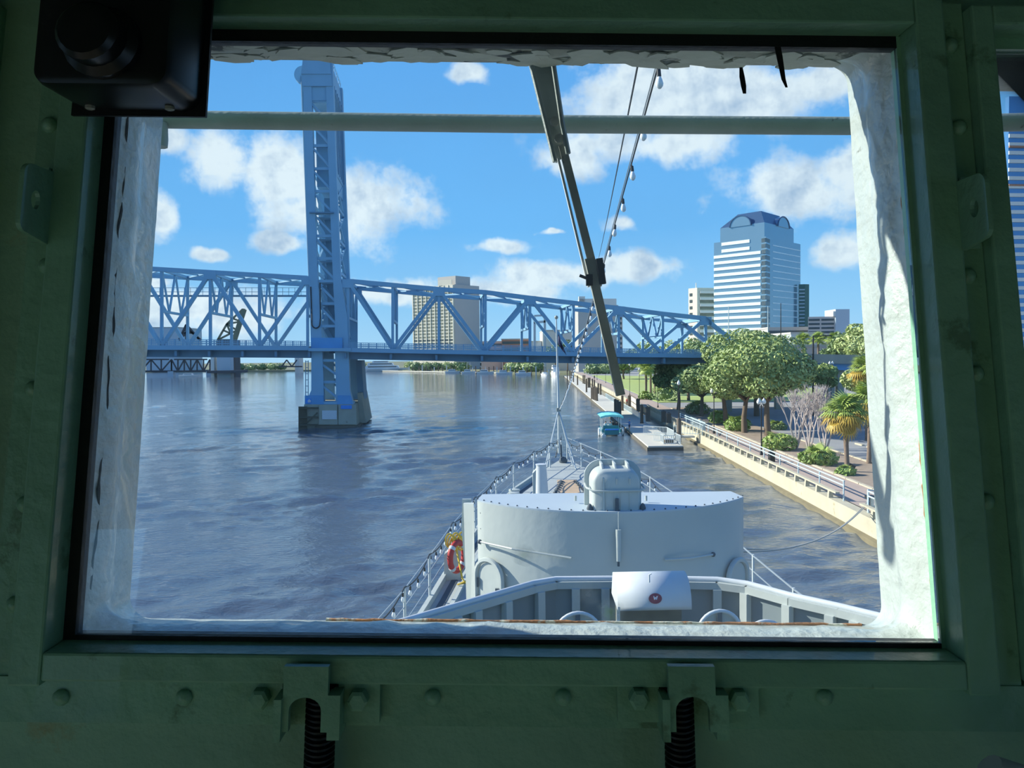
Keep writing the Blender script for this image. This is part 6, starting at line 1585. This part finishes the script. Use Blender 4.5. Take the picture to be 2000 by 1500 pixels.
MB().hexa([q(x, y, z) for x in (-1.15, 1.15) for y in (1.2, 1.35) for z in (1.0, 1.48)]).build('seat_back', M['teal'], t)
MB().hexa([q(x, y, z) for x in (-1.15, 1.15) for y in (1.3, 1.8) for z in (.9, 1.05)]).build('seat', M['teal'], t)
MB().hexa([q(x, y, z) for x in (-.5, .5) for y in (2.4, 5.8) for z in (1.25, 1.35)]).build('table', M['boatw'], t)
for sx in (-1, 1):
    MB().hexa([q(sx * x, y, z) for x in (1.2, 1.42) for y in (.2, 6.6) for z in (.52, 1.0)]).build('side_panel', M['teal'], t)
    for y in (.3, 3.4, 6.6): MB().tube([q(sx * 1.38, y, .52), q(sx * 1.38, y, 2.95)], .045, 6).build('canopy_post', M['boatw'], t)
    MB().lathe([(.62, -.12), (.62, .12)], 16, q(sx * 1.75, 1.4, .55), Matrix.Rotation(PI / 2, 3, 'Y')).build('paddle_wheel', M['boatw'], t)
    MB().tube([q(sx * 1.5, -.2, .2), q(sx * 1.6, -.3, .9), q(sx * 1.5, .2, 1.3)], .05, 6).build('grab_frame', M['boatw'], t)
mb = MB(); xs = [-1.7, -1.0, 0, 1.0, 1.7]; zz = [2.92, 3.12, 3.2, 3.12, 2.92]
for y in (-.3, 7.0):
    for x, z in zip(xs, zz): mb.v += [q(x, y, z)]
for k in range(4): mb.f.append((k, k + 1, 6 + k, 5 + k))
o = mb.build('canopy', M['aqua'], t); mo = o.modifiers.new('thick', 'SOLIDIFY'); mo.thickness = .06
mb = MB()
for a, b in zip(range(4), range(1, 5)): mb.quad(q(xs[a], -.32, zz[a]), q(xs[b], -.32, zz[b]), q(xs[b], -.32, zz[b] - .28), q(xs[a], -.32, zz[a] - .28))
o = mb.build('valance', M['aqua'], t); mo = o.modifiers.new('thick', 'SOLIDIFY'); mo.thickness = .03

def clothmat(name, bands):
    m = bpy.data.materials.new(name); m.use_nodes = True; nt = m.node_tree; N = nt.nodes; L = nt.links; b = N['Principled BSDF']; b.inputs['Roughness'].default_value = .8
    tc = N.new('ShaderNodeTexCoord'); sp = N.new('ShaderNodeSeparateXYZ'); L.new(tc.outputs['Object'], sp.inputs[0]); mr = N.new('ShaderNodeMath'); mr.operation = 'DIVIDE'; mr.inputs[1].default_value = 2.0; L.new(sp.outputs[2], mr.inputs[0])
    cr = N.new('ShaderNodeValToRGB'); cr.color_ramp.interpolation = 'CONSTANT'; L.new(mr.outputs[0], cr.inputs[0]); e = cr.color_ramp.elements
    e[0].position = 0; e[0].color = lin(bands[0][1]); e[1].position = bands[1][0] / 2; e[1].color = lin(bands[1][1])
    for z, c_ in bands[2:]: x = e.new(z / 2); x.color = lin(c_)
    L.new(cr.outputs[0], b.inputs['Base Color']); return m
M['hair'] = pm('dark_hair', (44, 34, 28), .7); M['cap'] = pm('blue_cap', (50, 90, 150), .7)
def person(label, loc, rz, mat, seated=False, reach=False, hairmat='hair'):
    t = thing('person', label, 'person', loc); t.rotation_euler = (0, 0, rz)
    vs_ = []; es = []; rad = []
    def vtx(p, r, par=None):
        vs_.append(p); rad.append(r); i = len(vs_) - 1
        if par is not None: es.append((par, i))
        return i
    zp = .95 if not seated else .12
    pel = vtx((0, 0, zp), .14); w_ = vtx((0, 0, zp + .18), .125, pel); ch = vtx((0, 0, zp + .40), .15, w_); nb = vtx((0, 0, zp + .54), .07, ch); nk = vtx((0, 0, zp + .60), .052, nb); h0 = vtx((0, .015, zp + .68), .085, nk); h1 = vtx((0, .01, zp + .80), .085, h0)
    for s in (-1, 1):
        sh = vtx((s * .19, 0, zp + .49), .062, ch)
        if reach and s > 0: el_ = vtx((s * .30, .18, zp + .30), .045, sh); wr = vtx((s * .30, .42, zp + .32), .032, el_); fd = V((0, 1, -.1))
        elif seated: el_ = vtx((s * .25, .05, zp + .22), .045, sh); wr = vtx((s * .16, .28, zp + .15), .032, el_); fd = V((-.2 * s, 1, -.2))
        else: el_ = vtx((s * .25, -.02, zp + .20), .045, sh); wr = vtx((s * .27, .06, zp - .05), .032, el_); fd = V((0, .15, -1))
        fd.normalize(); pa = vtx(tuple(V(vs_[wr]) + fd * .07), .030, wr); sd_ = fd.cross(V((0, 0, 1))) if abs(fd.z) < .8 else V((0, 1, 0)); sd_.normalize()
        for k, (o, ln_) in enumerate(((-.03, .06), (-.01, .085), (.012, .09), (.03, .075))):
            f1 = vtx(tuple(V(vs_[pa]) + sd_ * o + fd * .04), .009, pa); vtx(tuple(V(vs_[f1]) + fd * ln_ * .6 + V((0, 0, -.015))), .008, f1)
        th_ = vtx(tuple(V(vs_[wr]) + sd_ * -.035 + fd * .03), .010, wr); vtx(tuple(V(vs_[th_]) + fd * .04 + sd_ * -.015), .009, th_)
        hp = vtx((s * .095, 0, zp - .05), .095, pel)
        if seated: kn = vtx((s * .12, .42, zp + .0), .06, hp); an = vtx((s * .12, .45, zp - .40), .042, kn); vtx((s * .12, .62, zp - .44), .035, an)
        else: kn = vtx((s * .11, .02, .50), .062, hp); an = vtx((s * .11, -.01, .09), .042, kn); vtx((s * .12, .17, .035), .035, an)
    me = bpy.data.meshes.new('body'); me.from_pydata(vs_, es, []); o = bpy.data.objects.new('body', me); COL.objects.link(o); o.parent = t
    m_ = o.modifiers.new('skin', 'SKIN'); m_.use_smooth_shade = True
    for i, r_ in enumerate(rad): me.skin_vertices[0].data[i].radius = (r_ * (1.3 if r_ > .03 else 1), r_ * (1.3 if r_ > .03 else 1))
    me.skin_vertices[0].data[0].use_root = True
    s2 = o.modifiers.new('sub', 'SUBSURF'); s2.levels = 1; s2.render_levels = 1
    me.materials.append(mat)
    mb = MB(); mb.ball((0, -.005, zp + .80), .108, 10, (.95, 1.05, .85)); ho = bpy.data.objects.new('hair', mb.mesh('hair', smooth=80)); ho.data.materials.append(M[hairmat]); COL.objects.link(ho); ho.parent = t
    mb = MB()
    for s in (-1, 1): mb.ball((s * .033, .10, zp + .735), .012, 6)
    eo = bpy.data.objects.new('eyes', mb.mesh('eyes')); eo.data.materials.append(M['iron']); COL.objects.link(eo); eo.parent = t
    mb = MB(); mb.ball((0, .115, zp + .70), .016, 6, (.8, 1, 1.4)); no = bpy.data.objects.new('nose', mb.mesh('nose')); no.data.materials.append(mat); COL.objects.link(no); no.parent = t
    return t
skin = (206, 160, 132)
pm1 = clothmat('dock_hand_clothes', [(0, (60, 50, 46)), (.08, skin), (.52, (40, 52, 84)), (1.0, (70, 118, 178)), (1.50, skin)])
fp = onz(1229.5, 842, .6); person('person in blue shirt and dark shorts reaching towards the tour boat on the dock', fp, 1.3, pm1, reach=True, hairmat='cap')
sh = [(230, 236, 240), (40, 44, 52), (190, 216, 226), (50, 46, 60)]
for i, (x, y) in enumerate(((-.75, 1.75), (-.05, 1.6), (.45, 3.0), (.85, 1.75))):
    mt = clothmat('passenger_clothes_%d' % i, [(0, (40, 46, 60)), (.2, sh[i]), (.66, skin)]); lb = ('passenger in white shirt at the left under the boat canopy', 'passenger in dark top in the middle of the boat', 'passenger in pale blue shirt near the bow of the boat', 'passenger in dark clothes at the right under the boat canopy')
    person((lb[0], lb[2], lb[1], lb[3])[i], q(x, y, 1.10), 0 if i != 2 else 2.8, clothmat('pc%d' % i, [(0, (40, 46, 60)), (.2, (sh[0], sh[2], sh[1], sh[3])[i]), (.66, skin)]), seated=True)
pw = clothmat('walker_clothes', [(0, (40, 36, 34)), (.08, (44, 46, 60)), (1.0, (190, 60, 56)), (1.5, skin)])
person('person in a red top walking down the dock gangway behind the piles', onz(1225, 793, .6), 2.9, pw)
pw2 = clothmat('far_walker_clothes', [(0, (36, 36, 40)), (.08, (40, 42, 48)), (1.0, (44, 46, 52)), (1.5, skin)])
person('person in dark clothes walking on the far promenade', g3(1161, 741), 2.9, pw2)
